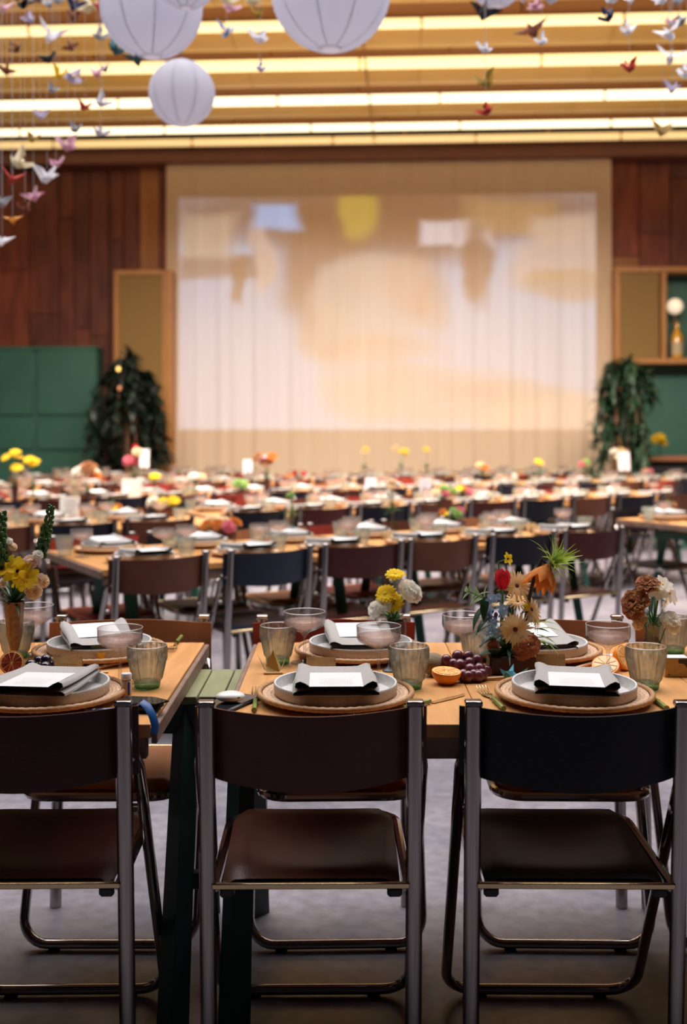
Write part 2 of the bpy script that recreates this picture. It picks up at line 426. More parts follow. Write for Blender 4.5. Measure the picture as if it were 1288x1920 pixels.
# ------------------------------------------------------------------ structure
def floor_mat():
    m = mat('concrete', (.160, .147, .172), .38, col2=(.245, .226, .255), nscale=2.2, bump=.08, bscale=8)
    nt = m.node_tree; N = nt.nodes; L = nt.links; b = N['Principled BSDF']
    old = b.inputs['Base Color'].links[0].from_socket
    tc = N.new('ShaderNodeTexCoord')
    nz = N.new('ShaderNodeTexNoise'); nz.inputs['Scale'].default_value = 3.2; nz.inputs['Detail'].default_value = 5
    L.new(tc.outputs['Object'], nz.inputs['Vector'])
    mr = N.new('ShaderNodeMapRange'); L.new(nz.outputs['Fac'], mr.inputs[0]); mr.inputs[1].default_value = .52; mr.inputs[2].default_value = .70
    mr.inputs[3].default_value = 0; mr.inputs[4].default_value = .6
    mx = N.new('ShaderNodeMix'); mx.data_type = 'RGBA'; L.new(mr.outputs[0], mx.inputs['Factor']); L.new(old, mx.inputs['A'])
    mx.inputs['B'].default_value = (.085, .09, .135, 1); L.new(mx.outputs['Result'], b.inputs['Base Color'])
    n2 = N.new('ShaderNodeTexNoise'); n2.inputs['Scale'].default_value = 26; n2.inputs['Detail'].default_value = 4; L.new(tc.outputs['Object'], n2.inputs['Vector'])
    m2 = N.new('ShaderNodeMapRange'); L.new(n2.outputs['Fac'], m2.inputs[0]); m2.inputs[1].default_value = .3; m2.inputs[2].default_value = .7; m2.inputs[3].default_value = .78; m2.inputs[4].default_value = 1.2
    hs = N.new('ShaderNodeHueSaturation'); L.new(m2.outputs[0], hs.inputs['Value']); L.new(mx.outputs['Result'], hs.inputs['Color']); L.new(hs.outputs[0], b.inputs['Base Color'])
    rr = N.new('ShaderNodeMapRange'); L.new(nz.outputs['Fac'], rr.inputs[0]); rr.inputs[3].default_value = .25; rr.inputs[4].default_value = .55
    L.new(rr.outputs[0], b.inputs['Roughness'])
    return m
struct('floor', MB().box((0, 8, -.05), (24, 24, .1)).mesh('floor', floor_mat()))

WALLDK = mat('wall_dark', (.05, .02, .014), .7)
PLANK = mat('wall_plank', (.10, .017, .009), .6, col2=(.20, .045, .019), nscale=2.0, nstretch=(3.5, 1, .8), bump=.2, bscale=30, rand=.35)
PLANKLT = mat('wall_plank_light', (.28, .10, .03), .6, col2=(.34, .14, .045), nscale=2.2, nstretch=(3.5, 1, .8), bump=.2, bscale=30)
BEAM = mat('roof_beam', (.13, .045, .028), .6, col2=(.17, .06, .035), nscale=3, nstretch=(1, 6, 6))
GREENW = mat('green_paint', (.028, .102, .072), .5, col2=(.033, .115, .082), nscale=3)
GOLDCEIL = mat('ceiling_yellow', (.86, .60, .17), .5, col2=(.90, .65, .20), nscale=2, rand=.05)
CEILDK = mat('ceiling_brown', (.36, .17, .05), .7)
OAK = mat('oak_frame', (.36, .155, .04), .5, col2=(.42, .20, .06), nscale=4, nstretch=(8, 8, 1))
CANE = mat('cane_panel', (.20, .115, .025), .7, col2=(.24, .14, .035), nscale=150)

wall = wallobj('wall_back', MB().box((0, .12, 2.8), (16, .2, 5.6)).mesh('wall_back', WALLDK))
# upright boards either side of the curtain, each one a piece of the wall
def planks():
    seams_l = [-60, -5, 56, 112, 140, 170, 206, 232, 262, 300, 330]
    seams_r = [1140, 1198, 1256, 1312, 1380]
    for seams in (seams_l, seams_r):
        for a, b in zip(seams[:-1], seams[1:]):
            s0 = onwall(a, 500)[0]; s1 = onwall(b, 500)[0]
            z = 0.0; first = True
            cuts = sorted(rnd.uniform(2.6, 4.9) for _ in range(1)) + [5.35]
            for c in cuts:
                th = rnd.uniform(.018, .034)
                me = MB().box(((s0 + s1) / 2, -th / 2, (z + c) / 2), (s1 - s0 - .012, th, c - z - .008), .004)
                lt = (a == 262 and c > 4) or (a == 1140 and z == 0)
                part('plank', me.mesh('plank', PLANKLT if lt else PLANK), wall)
                z = c
planks()
# dark board beam along the top of the wall
zb0 = onwall(644, 303, -.3)[1]
wallobj('trim_1', MB().box((0, -.17, zb0 + .17), (16, .34, .32), .01).box((0, -.40, zb0 + .27), (16, .12, .10), .01).mesh('beam', BEAM))
struct('wall_left', MB().box((0, 0, 2.8), (.2, 24, 5.6)).mesh('wall_left', WALLDK), (-9.2, 8, 0))
struct('wall_right', MB().box((0, 0, 2.8), (.2, 24, 5.6)).mesh('wall_right', WALLDK), (9.2, 8, 0))

# ceiling: brown deck, curved yellow boards and the long tube lights between them (rows run along the wall)
ceil = wallobj('ceiling', MB().box((0, -3.1, 5.62), (18, 6.6, .1)).mesh('ceiling', CEILDK))
def yd(py, z):                     # depth offset in the wall frame of a ceiling line seen at image height py
    d = ray(700, py); t = (z - HC) / d.z
    return (Vector((d.x * t, d.y * t, z)) - WO).dot(WN)
ZC = 5.40
for (y0, y1) in ((-24, 22), (62, 106), (137, 172), (200, 227)):
    a = yd(y0, ZC); b = yd(y1, ZC)
    for k in range(-5, 5):
        x0 = k * 1.97 + .41; me = MB()
        me.grid(lambda u, v: (x0 + .004 + 1.962 * u, a + (b - a) * v, ZC + .10 * (abs(v - .5) * 2) ** 2.2), 1, 8)
        me.box((x0 + .985, (a + b) / 2, ZC + .13), (1.962, (b - a) * .96, .02))
        part('board', me.mesh('board', GOLDCEIL), ceil)
def tube_mat(name, col, st): return mat(name, (.9, .85, .7), .4, emit=col, estr=st)
TUBEN = tube_mat('tube_light_cream', (1.0, .76, .34), 1.6)
TUBEF = tube_mat('tube_light_white', (1.0, .82, .52), 2.2)
TUBEG = tube_mat('tube_light_gold', (1.0, .66, .24), .80)
for ri, (yc, hpx, mt_, word) in enumerate(((45, 19, TUBEN, 'first'), (119, 21, TUBEN, 'second'), (186, 17, TUBEF, 'third'), (238, 13, TUBEF, 'fourth'), (262, 14, TUBEG, 'fifth'))):
    a = yd(yc, ZC - .05); rad = hpx / 2 / F * (16 + a)
    for k in range(-5, 5):
        x0 = k * 1.97 + (.41 if ri != 1 else -.25) + (0, 0, .25, .55, .8)[ri]
        p = WO + WT * (x0 + .985) + WN * a
        t = thing('tube_light', 'long cream tube light, %s along the %s ceiling row from the near side' % (ORD[k + 5], word), 'lamp', (p.x, p.y, ZC - .05), WA, 'ceiling tube lights')
        part('diffuser', cached(('tube', ri), lambda: MB().tube([(-.975, 0, 0), (.975, 0, 0)], rad, 14).mesh('diffuser', mt_)), t)
        e = cached(('tubecap', ri), lambda: MB().tube([(0, 0, 0), (.012, 0, 0)], rad * 1.04, 14).mesh('end_cap', BRASS))
        part('end_cap', e, t, (-.985, 0, 0)); part('end_cap', e, t, (.973, 0, 0))
        part('hanger', cached('hanger', lambda: MB().box((0, 0, .12), (.03, .03, .18)).mesh('hanger', CEILDK)), t)
wallobj('trim_2', MB().tube([(onwall(705, 250)[0], -.8, ZC - .12), (onwall(705, 60)[0], -5.6, ZC - .12)], .012, 6).mesh('conduit', CEILDK))

# green sectional door with rails, left of the plant
s0 = onwall(-60, 700, -.4)[0]; s1, zt = onwall(182, 650, -.4)
door = wallobj('door_1', MB().box(((s0 + s1) / 2, -.22, zt / 2), (s1 - s0, .36, zt), .01).mesh('door', GREENW))
zs = [zt] + [onwall(90, y, -.42)[1] for y in (783, 848)] + [.35, .03]
sm = onwall(66, 700, -.42)[0]
for zh, zl in zip(zs[:-1], zs[1:]):
    for (a, b) in ((s0, sm), (sm, s1)):
        part('panel', MB().box(((a + b) / 2, -.415, (zh + zl) / 2), (b - a - .05, .035, zh - zl - .07), .015).mesh('panel', GREENW), door)
part('top_rail', MB().box(((s0 + s1) / 2, -.41, zt - .02), (s1 - s0 + .02, .06, .05), .01).mesh('top_rail', GREENW), door)
# green painted dado on the other side
s2 = onwall(1165, 700)[0]
wallobj('trim_3', MB().box((s2 + 2, -.03, 1.2), (4, .07, 2.4), .01).mesh('dado', GREENW))

# curtain
SHEER = mat('curtain_sheer', (.84, .64, .45), .9, col2=(.87, .68, .49), nscale=2, nstretch=(8, 1, .3), transl=.35, bump=.2, bscale=300)
def curtain():
    a, zt_ = onwall(311, 304, -.25); b = onwall(1147, 304, -.25)[0]
    n = 420; r2 = random.Random(5); ph = [r2.uniform(0, 6.28) for _ in range(6)]
    def fn(u, v):
        s = a + (b - a) * u; hang = 1 - v
        amp = .006 + .013 * v
        y = -.22 + amp * (sin(s * 21 + 1.2 * sin(s * 2.3 + ph[0])) * .6 + .5 * sin(s * 11.3 + ph[1] + .6 * v) + .35 * sin(s * 37 + ph[2]))
        e = .05 * (v ** 1.5) * (1 - v) * 4
        return (s + (e if u > .5 else -e * .3) * abs(u - .5) * .6, y, .04 + (zt_ - .04) * hang)
    cu = MB().grid(fn, n, 14)
    o = link('stage_curtain', cu.mesh('curtain', SHEER, 180), WO, (0, 0, WA))
    tag(o, 'wide sheer cream curtain across the end wall carrying the projected picture', 'curtain')
    r = MB().tube([(a - .1, -.22, zt_ + .02), (b + .05, -.22, zt_ + .02)], .02, 8)
    part('rail', r.mesh('rail', DARKSTICK), o)
curtain()

# wooden cabinets beside the curtain
def cabinet(label, x0, x1, y0, y1, shelf=None, long_side=None):
    s0, z1 = onwall(x0, y0, -.45); s1, z0 = onwall(x1, y1, -.45)
    t = thing('wall_cabinet', label, 'cabinet', WO, WA)
    dp = .40; cy = -.22; fr = .075
    def bx(n, c, d, m=OAK, lab=None): return part(n, MB().box(c, d, .006).mesh(n, m), t, label=lab)
    bx('top', ((s0 + s1) / 2, cy, z1 - fr / 2), (s1 - s0, dp, fr)); bx('bottom', ((s0 + s1) / 2, cy, z0 + fr / 2), (s1 - s0, dp, fr))
    bx('side_panel', (s0 + fr / 2, cy, (z0 + z1) / 2), (fr, dp, z1 - z0 - 2 * fr)); bx('side_panel', (s1 - fr / 2, cy, (z0 + z1) / 2), (fr, dp, z1 - z0 - 2 * fr))
    return t, s0, s1, z0, z1, fr, dp, cy, bx
t, s0, s1, z0, z1, fr, dp, cy, bx = cabinet('tall oak cabinet with cane door, standing behind the dark hanging plant', 212, 312, 506, 905)
bx('cane_door', ((s0 + s1) / 2, cy - dp / 2 + .03, (z0 + z1) / 2), (s1 - s0 - 2 * fr, .02, z1 - z0 - 2 * fr), CANE, 'tan woven cane door')
bx('side_panel', (s1 + .04, cy - .02, z1 / 2), (.09, .44, z1 - .02))
t, s0, s1, z0, z1, fr, dp, cy, bx = cabinet('oak wall cabinet with cane door and open green-backed shelf', 1154, 1400, 500, 681)
sd = onwall(1246, 600, -.45)[0]
bx('divider', (sd, cy, (z0 + z1) / 2), (fr, dp, z1 - z0 - 2 * fr))
bx('cane_door', ((s0 + sd) / 2, cy - dp / 2 + .03, (z0 + z1) / 2), (sd - s0 - 1.6 * fr, .02, z1 - z0 - 2 * fr), CANE, 'tan woven cane door')
bx('back_panel', ((sd + s1) / 2, -.04, (z0 + z1) / 2), (s1 - sd - fr, .03, z1 - z0 - 2 * fr), GREENW, 'green painted back')
def W3(s, y, z): return WO + WT * s + WN * y + Vector((0, 0, z))
# globe lamp and amber bottle on the open shelf
sl = onwall(1266, 600, -.3)[0]; zsh = z0 + fr
GLOBE = mat('globe_glass', (.9, .8, .65), .3, emit=(1, .82, .6), estr=.55)
t = thing('globe_lamp', 'small globe lamp glowing on the green-backed shelf', 'lamp', W3(sl, -.28, zsh), 0)
part('base', MB().lathe([(0, 0), (.07, 0), (.07, .015), (.018, .03), (.015, .62), (0, .62)], 14).mesh('base', DARKSTICK), t)
part('globe', MB().ell((0, 0, .73), .11, .11, .11, 18, 12).mesh('globe', GLOBE), t)
t = thing('amber_bottle', 'amber bottle with pale label on the green-backed shelf', 'bottle', W3(sl + .01, -.36, zsh), 0)
part('body', MB().lathe([(0, 0), (.075, 0), (.08, .02), (.08, .30), (.03, .40), (.028, .50), (0, .50)], 16).mesh('body', mat('amber_glass', (.55, .28, .02), .15, coat=.5)), t)
part('label', MB().lathe([(.0815, .05), (.0815, .22)], 16).mesh('label', mat('label_tan', (.45, .35, .22), .7)), t)

# bar counter at the far right
s0, zt = onwall(1196, 856, -1.2)
t = thing('bar_counter', 'dark bar counter with wooden top below the green wall', 'counter', WO, WA)
part('worktop', MB().box((s0 + 1.5, -.95, zt - .03), (3.1, .7, .06), .008).mesh('worktop', mat('bar_top', (.30, .12, .06), .4)), t)
part('front_panel', MB().box((s0 + 1.55, -.93, (zt - .06) / 2), (2.96, .56, zt - .06), .005).mesh('front_panel', mat('bar_front', (.012, .010, .012), .6)), t)
BARZ = zt; BARS = s0

# ------------------------------------------------------------------ hanging lanterns
LPAPER = mat('lantern_paper', (.70, .70, .78), .85, transl=.72, bump=.15, bscale=200)
WIRE = mat('wire_dark', (.10, .10, .13), .5)
def lantern(px, py, rpx, rad, label):
    Y = rad * F / rpx; p = atd(px, py, Y)
    t = thing('paper_lantern', label, 'lantern', p, rnd.uniform(0, 1), 'paper lanterns under the ceiling')
    n = 26; prof = []
    for i in range(n * 2 + 1):
        a = pi * (.05 + .90 * i / (n * 2)); rr = rad * (1 - (.012 if i % 2 else 0))
        prof.append((rr * sin(a), -rr * cos(a)))
    part('paper_shade', cached(('lan', rad), lambda: MB().lathe(prof, 36).mesh('paper_shade', LPAPER, 180)), t)
    def wires():
        b = MB()
        for k in range(9):
            an = 2 * pi * k / 9
            b.tube([(rad * .985 * sin(a) * cos(an), rad * .985 * sin(a) * sin(an), -rad * .985 * cos(a)) for a in [pi * (.05 + .9 * i / 16) for i in range(17)]], .0022, 4)
        for z in (1,):
            b.tube([(rad * .157 * cos(q * pi / 8), rad * .157 * sin(q * pi / 8), z * rad * .988) for q in range(16)], .004, 4, closed=True)
        b.tube([(-rad * .157, 0, rad * .988), (rad * .157, 0, rad * .988)], .0025, 4)
        return b.mesh('wire_frame', WIRE)
    part('wire_frame', cached(('lanw', rad), wires), t)
    part('base_ring', cached(('lanr', rad), lambda: MB().lathe([(rad * .215, -rad * .965), (rad * .17, -rad * .993), (rad * .10, -rad * .995), (0, -rad * .995)], 24).mesh('base_ring', mat('lantern_ring_paper', (.88, .88, .94), .8, transl=.5))), t, label='white paper disc closing the lantern')
    part('cord', MB().tube([(0, 0, rad * .988), (0, 0, 5.6 - p.z)], .003, 5).mesh('cord', WIRE), t)
lantern(620, -18, 113, .300, 'largest white paper lantern, hanging at the top centre')
lantern(284, 12, 96, .250, 'big white paper lantern behind the dark cranes at upper left')
lantern(348, -46, 62, .150, 'small paper lantern overlapping the upper left big lantern')
lantern(341, 175, 62, .200, 'small round white paper lantern hanging lowest of all')
lantern(931, -40, 53, .150, 'small paper lantern peeping over the top right edge')

# ------------------------------------------------------------------ paper cranes
CRC = {'white': (.80, .80, .85), 'cream': (.80, .72, .52), 'pink': (.72, .45, .55), 'red': (.50, .06, .05), 'navy': (.03, .04, .10),
       'grey': (.40, .42, .46), 'teal': (.05, .16, .19), 'brown': (.22, .07, .04), 'yellow': (.80, .55, .04), 'lavender': (.58, .54, .72),
       'blue': (.30, .42, .66), 'gold': (.42, .27, .05), 'orange': (.62, .26, .04), 'black': (.03, .03, .035), 'tan': (.50, .36, .14)}
def crane_mesh(c, v=0):
    def mk():
        up = (.55, .15, .9)[v]
        b = MB()
        V = [(0, -.05, .035), (0, .045, .025), (0, 0, .02), (0, 0, -.022), (.016, 0, 0), (-.016, 0, 0),
             (0, -.030, -.004), (0, .030, -.004), (.062, .012, .02 + .05 * up), (-.062, .012, .02 + .05 * up), (0, -.062, .022),
             (.03, -.014, .012 + .03 * up), (-.03, -.014, .012 + .03 * up)]
        Fc = [(6, 4, 3), (6, 3, 5), (7, 3, 4), (7, 5, 3), (6, 0, 4), (6, 5, 0), (0, 10, 6), (7, 4, 1), (7, 1, 5),
              (2, 4, 6), (2, 6, 5), (2, 7, 4), (2, 5, 7), (2, 11, 8), (4, 8, 11), (2, 8, 7), (2, 9, 12), (5, 12, 9), (2, 7, 9)]
        b.add(V, Fc)
        return b.mesh('crane_' + c, mat('crane_' + c, CRC[c], .7, transl=.35), flat=True)
    return cached(('crane', c, v), mk)
def cranes(word, lst, dr):
    pts = []
    for e in lst:
        px, py, c = e[:3]; sz = e[3] if len(e) > 3 else 32
        pts.append((py, px, c, sz))
    pts.sort(reverse=True)
    for i, (py, px, c, sz) in enumerate(pts):
        Y = rnd.uniform(*dr); p = atd(px, py, Y); s = 1.2 * sz / F * Y / .105
        o = thing('paper_crane', '%s origami crane, %s lowest of the %s' % (c, ORD[i] if i else 'the very', word), 'paper crane', p, 0, 'origami cranes on threads: ' + word,
                  data=crane_mesh(c, i % 3), rot=(rnd.uniform(-.4, .4), rnd.uniform(-.4, .4), rnd.uniform(0, 6.28)), scale=s)
        # its thread
        q = o.matrix_basis.copy(); inv = q.inverted(); a = inv @ (q @ Vector((0, 0, .02))); b_ = inv @ Vector((p.x, p.y, 5.57))
        part('thread', MB().tube([a, b_], .0008 / s, 4).mesh('thread', mat('thread', (.5, .5, .5), .8)), o)
cranes('flock beside the dark wood wall', [(125, 275, 'pink', 38), (107, 308, 'pink', 28), (35, 308, 'cream', 40), (88, 335, 'white', 44), (20, 340, 'red', 34), (65, 370, 'pink', 36),
    (45, 393, 'brown', 26), (25, 415, 'orange', 30), (3, 382, 'grey', 30), (3, 455, 'white', 34)], (5.0, 6.4))
cranes('flock before the yellow ceiling', [(5, 20, 'pink'), (45, 8, 'black', 40), (55, 38, 'lavender', 22), (92, 10, 'grey', 34), (92, 72, 'white', 46), (133, 90, 'brown', 26), (138, 14, 'navy', 38),
    (165, 16, 'cream', 44), (186, 16, 'red', 26), (137, 34, 'brown', 28), (187, 70, 'grey', 30), (218, 24, 'black', 50), (230, 56, 'grey', 34), (218, 95, 'teal', 36), (258, 116, 'teal', 40),
    (32, 93, 'brown', 26), (90, 112, 'black', 32), (12, 134, 'brown', 30), (113, 143, 'yellow', 26), (133, 147, 'lavender', 42), (182, 140, 'pink', 34), (198, 132, 'navy', 18),
    (98, 170, 'grey', 22), (190, 195, 'white', 30), (158, 202, 'red', 26), (75, 219, 'lavender', 28), (187, 249, 'white', 30), (142, 244, 'grey', 22), (62, 263, 'gold', 24), (110, 2, 'grey', 26), (70, 0, 'brown', 26)], (5.0, 6.6))
cranes('middle group', [(425, 63, 'blue', 32), (485, 73, 'white', 36), (432, 16, 'pink', 30), (425, 2, 'cream', 36), (475, 2, 'cream', 40), (482, 28, 'gold', 24), (488, 130, 'blue', 22)], (5.2, 6.4))
cranes('group at the far right', [(905, 28, 'black', 48), (908, 93, 'white', 30), (910, 158, 'gold', 40), (912, 210, 'red', 30), (1000, 62, 'brown', 52), (1015, 80, 'white', 24), (1003, 14, 'pink', 30),
    (1140, 35, 'navy', 30), (1176, 60, 'white', 28), (1180, 129, 'red', 30), (1255, 68, 'white', 42), (1277, 42, 'grey', 30), (1256, 45, 'pink', 26), (1255, 113, 'white', 44), (1285, 140, 'white', 36),
    (1260, 170, 'lavender', 28), (1240, 247, 'tan', 40), (1032, -2, 'white', 44), (980, -2, 'white', 36), (1150, 0, 'white', 34), (1182, 4, 'white', 24), (1240, 3, 'white', 32), (1270, 4, 'grey', 28)], (4.8, 6.2))

# ------------------------------------------------------------------ chairs
def chair_meshes(c, du, far=False):
    def post(): return MB().tube([(0, -.028, .795), (0, .0, .45), (0, .032, .0)], .0165, 8, flat=(1.0, .78), side=(1, 0, 0)).mesh('post', CHROME, 50)
    def cap(): return MB().box((0, -.028, .799), (.034, .027, .012), .003).mesh('cap', CHROME)
    def back():
        b = MB(); n = 26; th = .004
        path = []
        for i in range(n + 1):
            x = -.228 + .456 * i / n
            if abs(x) > .19: y = .006 if abs(x) > .224 else .0
            else: y = -.062 * (cos(pi * x / .38)) ** .9 - .004
            path.append((x, y - .030))
        def fn(u, v):
            i = min(n, int(round(u * n))); x, y = path[i]
            lo = .648 - .014 * cos(pi * x / .46); hi = .787 - .004 * cos(pi * x / .46)
            vv = [0, 0, .05, .95, 1, 1][int(round(v * 5))]
            return x, y
        rows = []
        for (zf, off) in ((0, 0), (.0, th), (1., th), (1., 0)):
            row = []
            for x, y in path:
                lo = .650 - .016 * max(0, cos(pi * x / .46)); hi = .787 - .003 * max(0, cos(pi * x / .46))
                yy = y + .022 + off + (hi - (lo + (hi - lo) * zf)) * .08
                row.append((x, yy, lo + (hi - lo) * zf))
            rows.append(row)
        vs = [p for r_ in rows for p in r_]; m = n + 1; fs = []
        for k in range(4):
            k2 = (k + 1) % 4
            for i in range(n): fs.append((k * m + i, k * m + i + 1, k2 * m + i + 1, k2 * m + i))
        fs.append((0, m, 2 * m, 3 * m)); fs.append((n, 3 * m + n, 2 * m + n, m + n))
        b.add(vs, fs); return b.mesh('backrest', LEATHER[c], 60)
    def outline(w0, w1, y0, y1, r):
        pts = [(-w0, y0), (w0, y0)]
        for i in range(7): a = pi / 2 * i / 6; pts.append((w1 - r + r * cos(a), y1 - r + r * sin(a)))
        for i in range(7): a = pi / 2 + pi / 2 * i / 6; pts.append((-w1 + r + r * cos(a), y1 - r + r * sin(a)))
        return pts
    def seat():
        b = MB(); N_, M_ = 14, 12
        def edge(t, k):                                      # half width at depth t
            w = .176 + .006 * t; y = t * .385
            if y > .325: w = w - .06 + sqrt(max(0, .06 ** 2 - (y - .325) ** 2))
            return w
        def top(u, v):
            w = edge(v, 0); x = (u * 2 - 1) * w
            dish = -.018 * (1 - (u * 2 - 1) ** 2) * sin(pi * min(1, v * 1.05)) + .010 * max(0, (v - .75) / .25) * (1 - .0 * u)
            lip = -.016 * max(0, (abs(u * 2 - 1) - .8) / .2) ** 2 - .02 * max(0, (v - .9) / .1) ** 2 - .013 * max(0, (.12 - v) / .12) ** 1.5
            return (x, .012 + v * .385, .456 + dish + lip)
        b.grid(top, N_, M_)
        b.grid(lambda u, v: (top(u, v)[0], top(u, v)[1], .434), N_, M_)
        P = [top(i / N_, 1) for i in range(N_ + 1)]
        b.add(P + [(p[0], p[1], .434) for p in P], [(i, i + 1, N_ + 2 + i, N_ + 1 + i) for i in range(N_)])
        for u in (0, 1):
            P = [top(u, j / M_) for j in range(M_ + 1)]
            b.add(P + [(p[0], p[1], .434) for p in P], [(i, i + 1, M_ + 2 + i, M_ + 1 + i) for i in range(M_)])
        return b.mesh('seat', LEATHER[c], 55)
    def sframe():
        pts = [(-.190, .0), (-.190, .33)]
        pts = [(-.190, .0, .432), (-.190, .18, .432)] + [(-.19 + .07 - .07 * cos(pi / 2 * i / 6), .345 + .07 * sin(pi / 2 * i / 6), .432) for i in range(7)]
        pts += [(-x, y, z) for x, y, z in reversed(pts)]
        return MB().tube(pts, .011, 8).mesh('seat_frame', CHROME)
    def bar(): return MB().box((0, -.006, .436), (.388, .010, .012), .002).mesh('rear_bar', mat('bar_brass', (.80, .60, .34), .25, 1.))
    def stop(): return MB().box((0, .004, .420), (.030, .016, .020), .005).mesh('stopper', STOPPER)
    def uleg():
        w = .222; r = .065; zt = .69; yt = .020; yf = du; zf = .016
        L_ = sqrt((yf - yt) ** 2 + (zt - zf) ** 2); dy = (yf - yt) / L_; dz = (zf - zt) / L_
        pts = [(-w + .020, yt - .014, zt - .004), (-w + .004, yt - .004, zt - .010), (-w, yt + dy * .04, zt + dz * .04), (-w, yt + dy * (L_ - r) * .5, zt + dz * (L_ - r) * .5)]
        for i in range(8):
            a = pi / 2 * i / 7; q = L_ - r + r * sin(a); pts.append((-w + r - r * cos(a), yt + dy * q, zt + dz * q))
        pts += [(-x, y, z) for x, y, z in reversed(pts)]
        return MB().tube(pts, .0135, 10, flat=(1, .9)).mesh('front_leg', CHROME)
    def pivot(): return MB().tube([(0, 0, 0), (.012, 0, 0)], .011, 10).mesh('pivot', CHROME)
    def pad(): return MB().box((0, 0, .004), (.03, .022, .008), .002).mesh('foot_pad', STOPPER)
    k = cached
    if far:
        def frame():
            b = MB()
            for x in (-.203, .203): b.tube([(x, -.028, .805), (x, .0, .45), (x, .032, .0)], .0165, 6, flat=(1, .78), side=(1, 0, 0))
            pts = [(-.222, .006, .70), (-.222, du - .04, .08), (-.17, du, .014), (.17, du, .014), (.222, du - .04, .08), (.222, .006, .70)]
            b.tube(pts, .0135, 6)
            b.tube([(-.19, 0, .432), (-.19, .345, .432), (-.13, .41, .432), (.13, .41, .432), (.19, .345, .432), (.19, 0, .432)], .011, 6)
            return b.mesh('frame', CHROME)
        return dict(frame=k(('cf', du), frame), back=k(('cb', c), back), seat=k(('cs', c), seat))
    return dict(post=k('cpost', post), cap=k('ccap', cap), back=k(('cb', c), back), seat=k(('cs', c), seat), sframe=k('csf', sframe), bar=k('cbar', bar),
                stop=k('cstop', stop), uleg=k(('cu', du), uleg), pivot=k('cpiv', pivot), pad=k('cpad', pad))
def chair(x, y, rz, c, label, group, du=.36, far=False, backc=None):
    t = thing('folding_chair', label, 'chair', (x, y, 0), rz, group)
    m = chair_meshes(c, du, far)
    bk = chair_meshes(backc, du, far)['back'] if backc else m['back']
    part('backrest', bk, t); part('seat', m['seat'], t)
    if far: part('frame', m['frame'], t); return t
    for s in (-1, 1):
        p = part('post', m['post'], t, (s * .203, 0, 0)); part('cap', m['cap'], p)
        part('stopper', m['stop'], t, (s * .165, 0, 0)); part('pivot', m['pivot'], t, (s * .21 - .006, .07, .56))
        part('foot_pad', m['pad'], t, (s * .14, du, -.004))
    part('seat_frame', m['sframe'], t); part('rear_bar', m['bar'], t); part('front_leg', m['uleg'], t)
    return t

# ------------------------------------------------------------------ tableware
TZ = .74
def charger_mesh(lo=False):
    b = MB(); n = 32 if lo else 112; r = .1665; prof = [(0, .004), (.05, .004)]
    k = 5 if lo else 13
    for i in range(k):
        a = .05 + (r - .062) * (i + .5) / k; e = .05 + (r - .062) * (i + 1) / k
        lift = .014 * ((a - .05) / (r - .05)) ** 1.5; lift2 = .014 * ((e - .05) / (r - .05)) ** 1.5
        prof += [(a, .0075 + lift), (e, .005 + lift2)]
    b.mi = 0; b.lathe(prof + [(r - .008, .020)], n, rib=.006 if not lo else 0, ribz=(.008, .0185))
    b.mi = 1
    pts = [(r * cos(2 * pi * i / n), r * sin(2 * pi * i / n), .0195) for i in range(n)]
    b.tube(pts, [.0062 * (1.10 if i % 2 else .90) for i in range(n)] if not lo else .006, 6, closed=True)
    b.mi = 0; b.lathe([(r - .006, .014), (.10, .001), (.0, .0)], n)
    return b.mesh('charger', [RATTAN, RATTANRIM], 60)
def plate_mesh(lo=False):
    n = 32 if lo else 72
    pr = [(0, 0), (.118, 0), (.128, .004), (.1335, .012), (.135, .030), (.1335, .0325), (.1300, .0315), (.1285, .016), (.124, .010), (.06, .0085), (0, .0085)]
    return MB().lathe(pr, n, mats=[1, 1, 1, 1, 0, 0, 0, 0, 0, 0]).mesh('plate', [STONE, mat('stoneware_tan', (.55, .42, .31), .6, col2=(.47, .35, .25), nscale=160)], 50)  # tan underneath and outside, white within
def napkin_mesh(v=0, lo=False):
    hw = (.0, .0)[0]
    half = [(.0, 0), (.030, .000), (.046, .0015), (.056, .008), (.066, .012), (.0745, .009), (.0765, .001), (.070, -.004), (.056, -.005), (.046, -.0055),
            (.058, -.007), (.072, -.008), (.080, -.012), (.080, -.018), (.072, -.021), (.054, -.020), (.0, -.018)]
    if v == 1: half = [(x * (1.0 if z > -.006 else .93), z * 1.1) for x, z in half]
    half = [(x + (.009 if x > .04 else 0), z) for x, z in half]
    ny = 4 if lo else 12
    loop = [(x, z) for x, z in half] + [(-x, z) for x, z in reversed(half[1:-1])]
    def H(y):                                                # height along the plate: over the front lip, down on to the well, up at the back lip
        t = (y + .138) / .248
        return .0510 - .010 * min(1, t * 1.2)
    b = MB(); vs = []; m = len(loop); r2 = random.Random(3 + v)
    for j in range(ny + 1):
        y = -.138 + .248 * j / ny; h = H(y); wob = .0025 * sin(j * .45 + v)
        sq = 1 - .35 * min(1, j / ny * 1.6)
        for (x, z) in loop:
            zz = z if z > -.0045 else z * (1 - .45 * j / ny)
            vs.append((x + wob * (x / .08) + .004 * (v - .5) * j / ny, y + (0 if j else .002 * sin(x * 90)), max(h + zz * (1 if z < 0 else sq), .0105 if abs(y) < .12 else .034)))
    fs = [(j * m + i, j * m + (i + 1) % m, (j + 1) * m + (i + 1) % m, (j + 1) * m + i) for j in range(ny) for i in range(m)]
    b.add(vs, fs); return b.mesh('napkin', LINEN, 60)
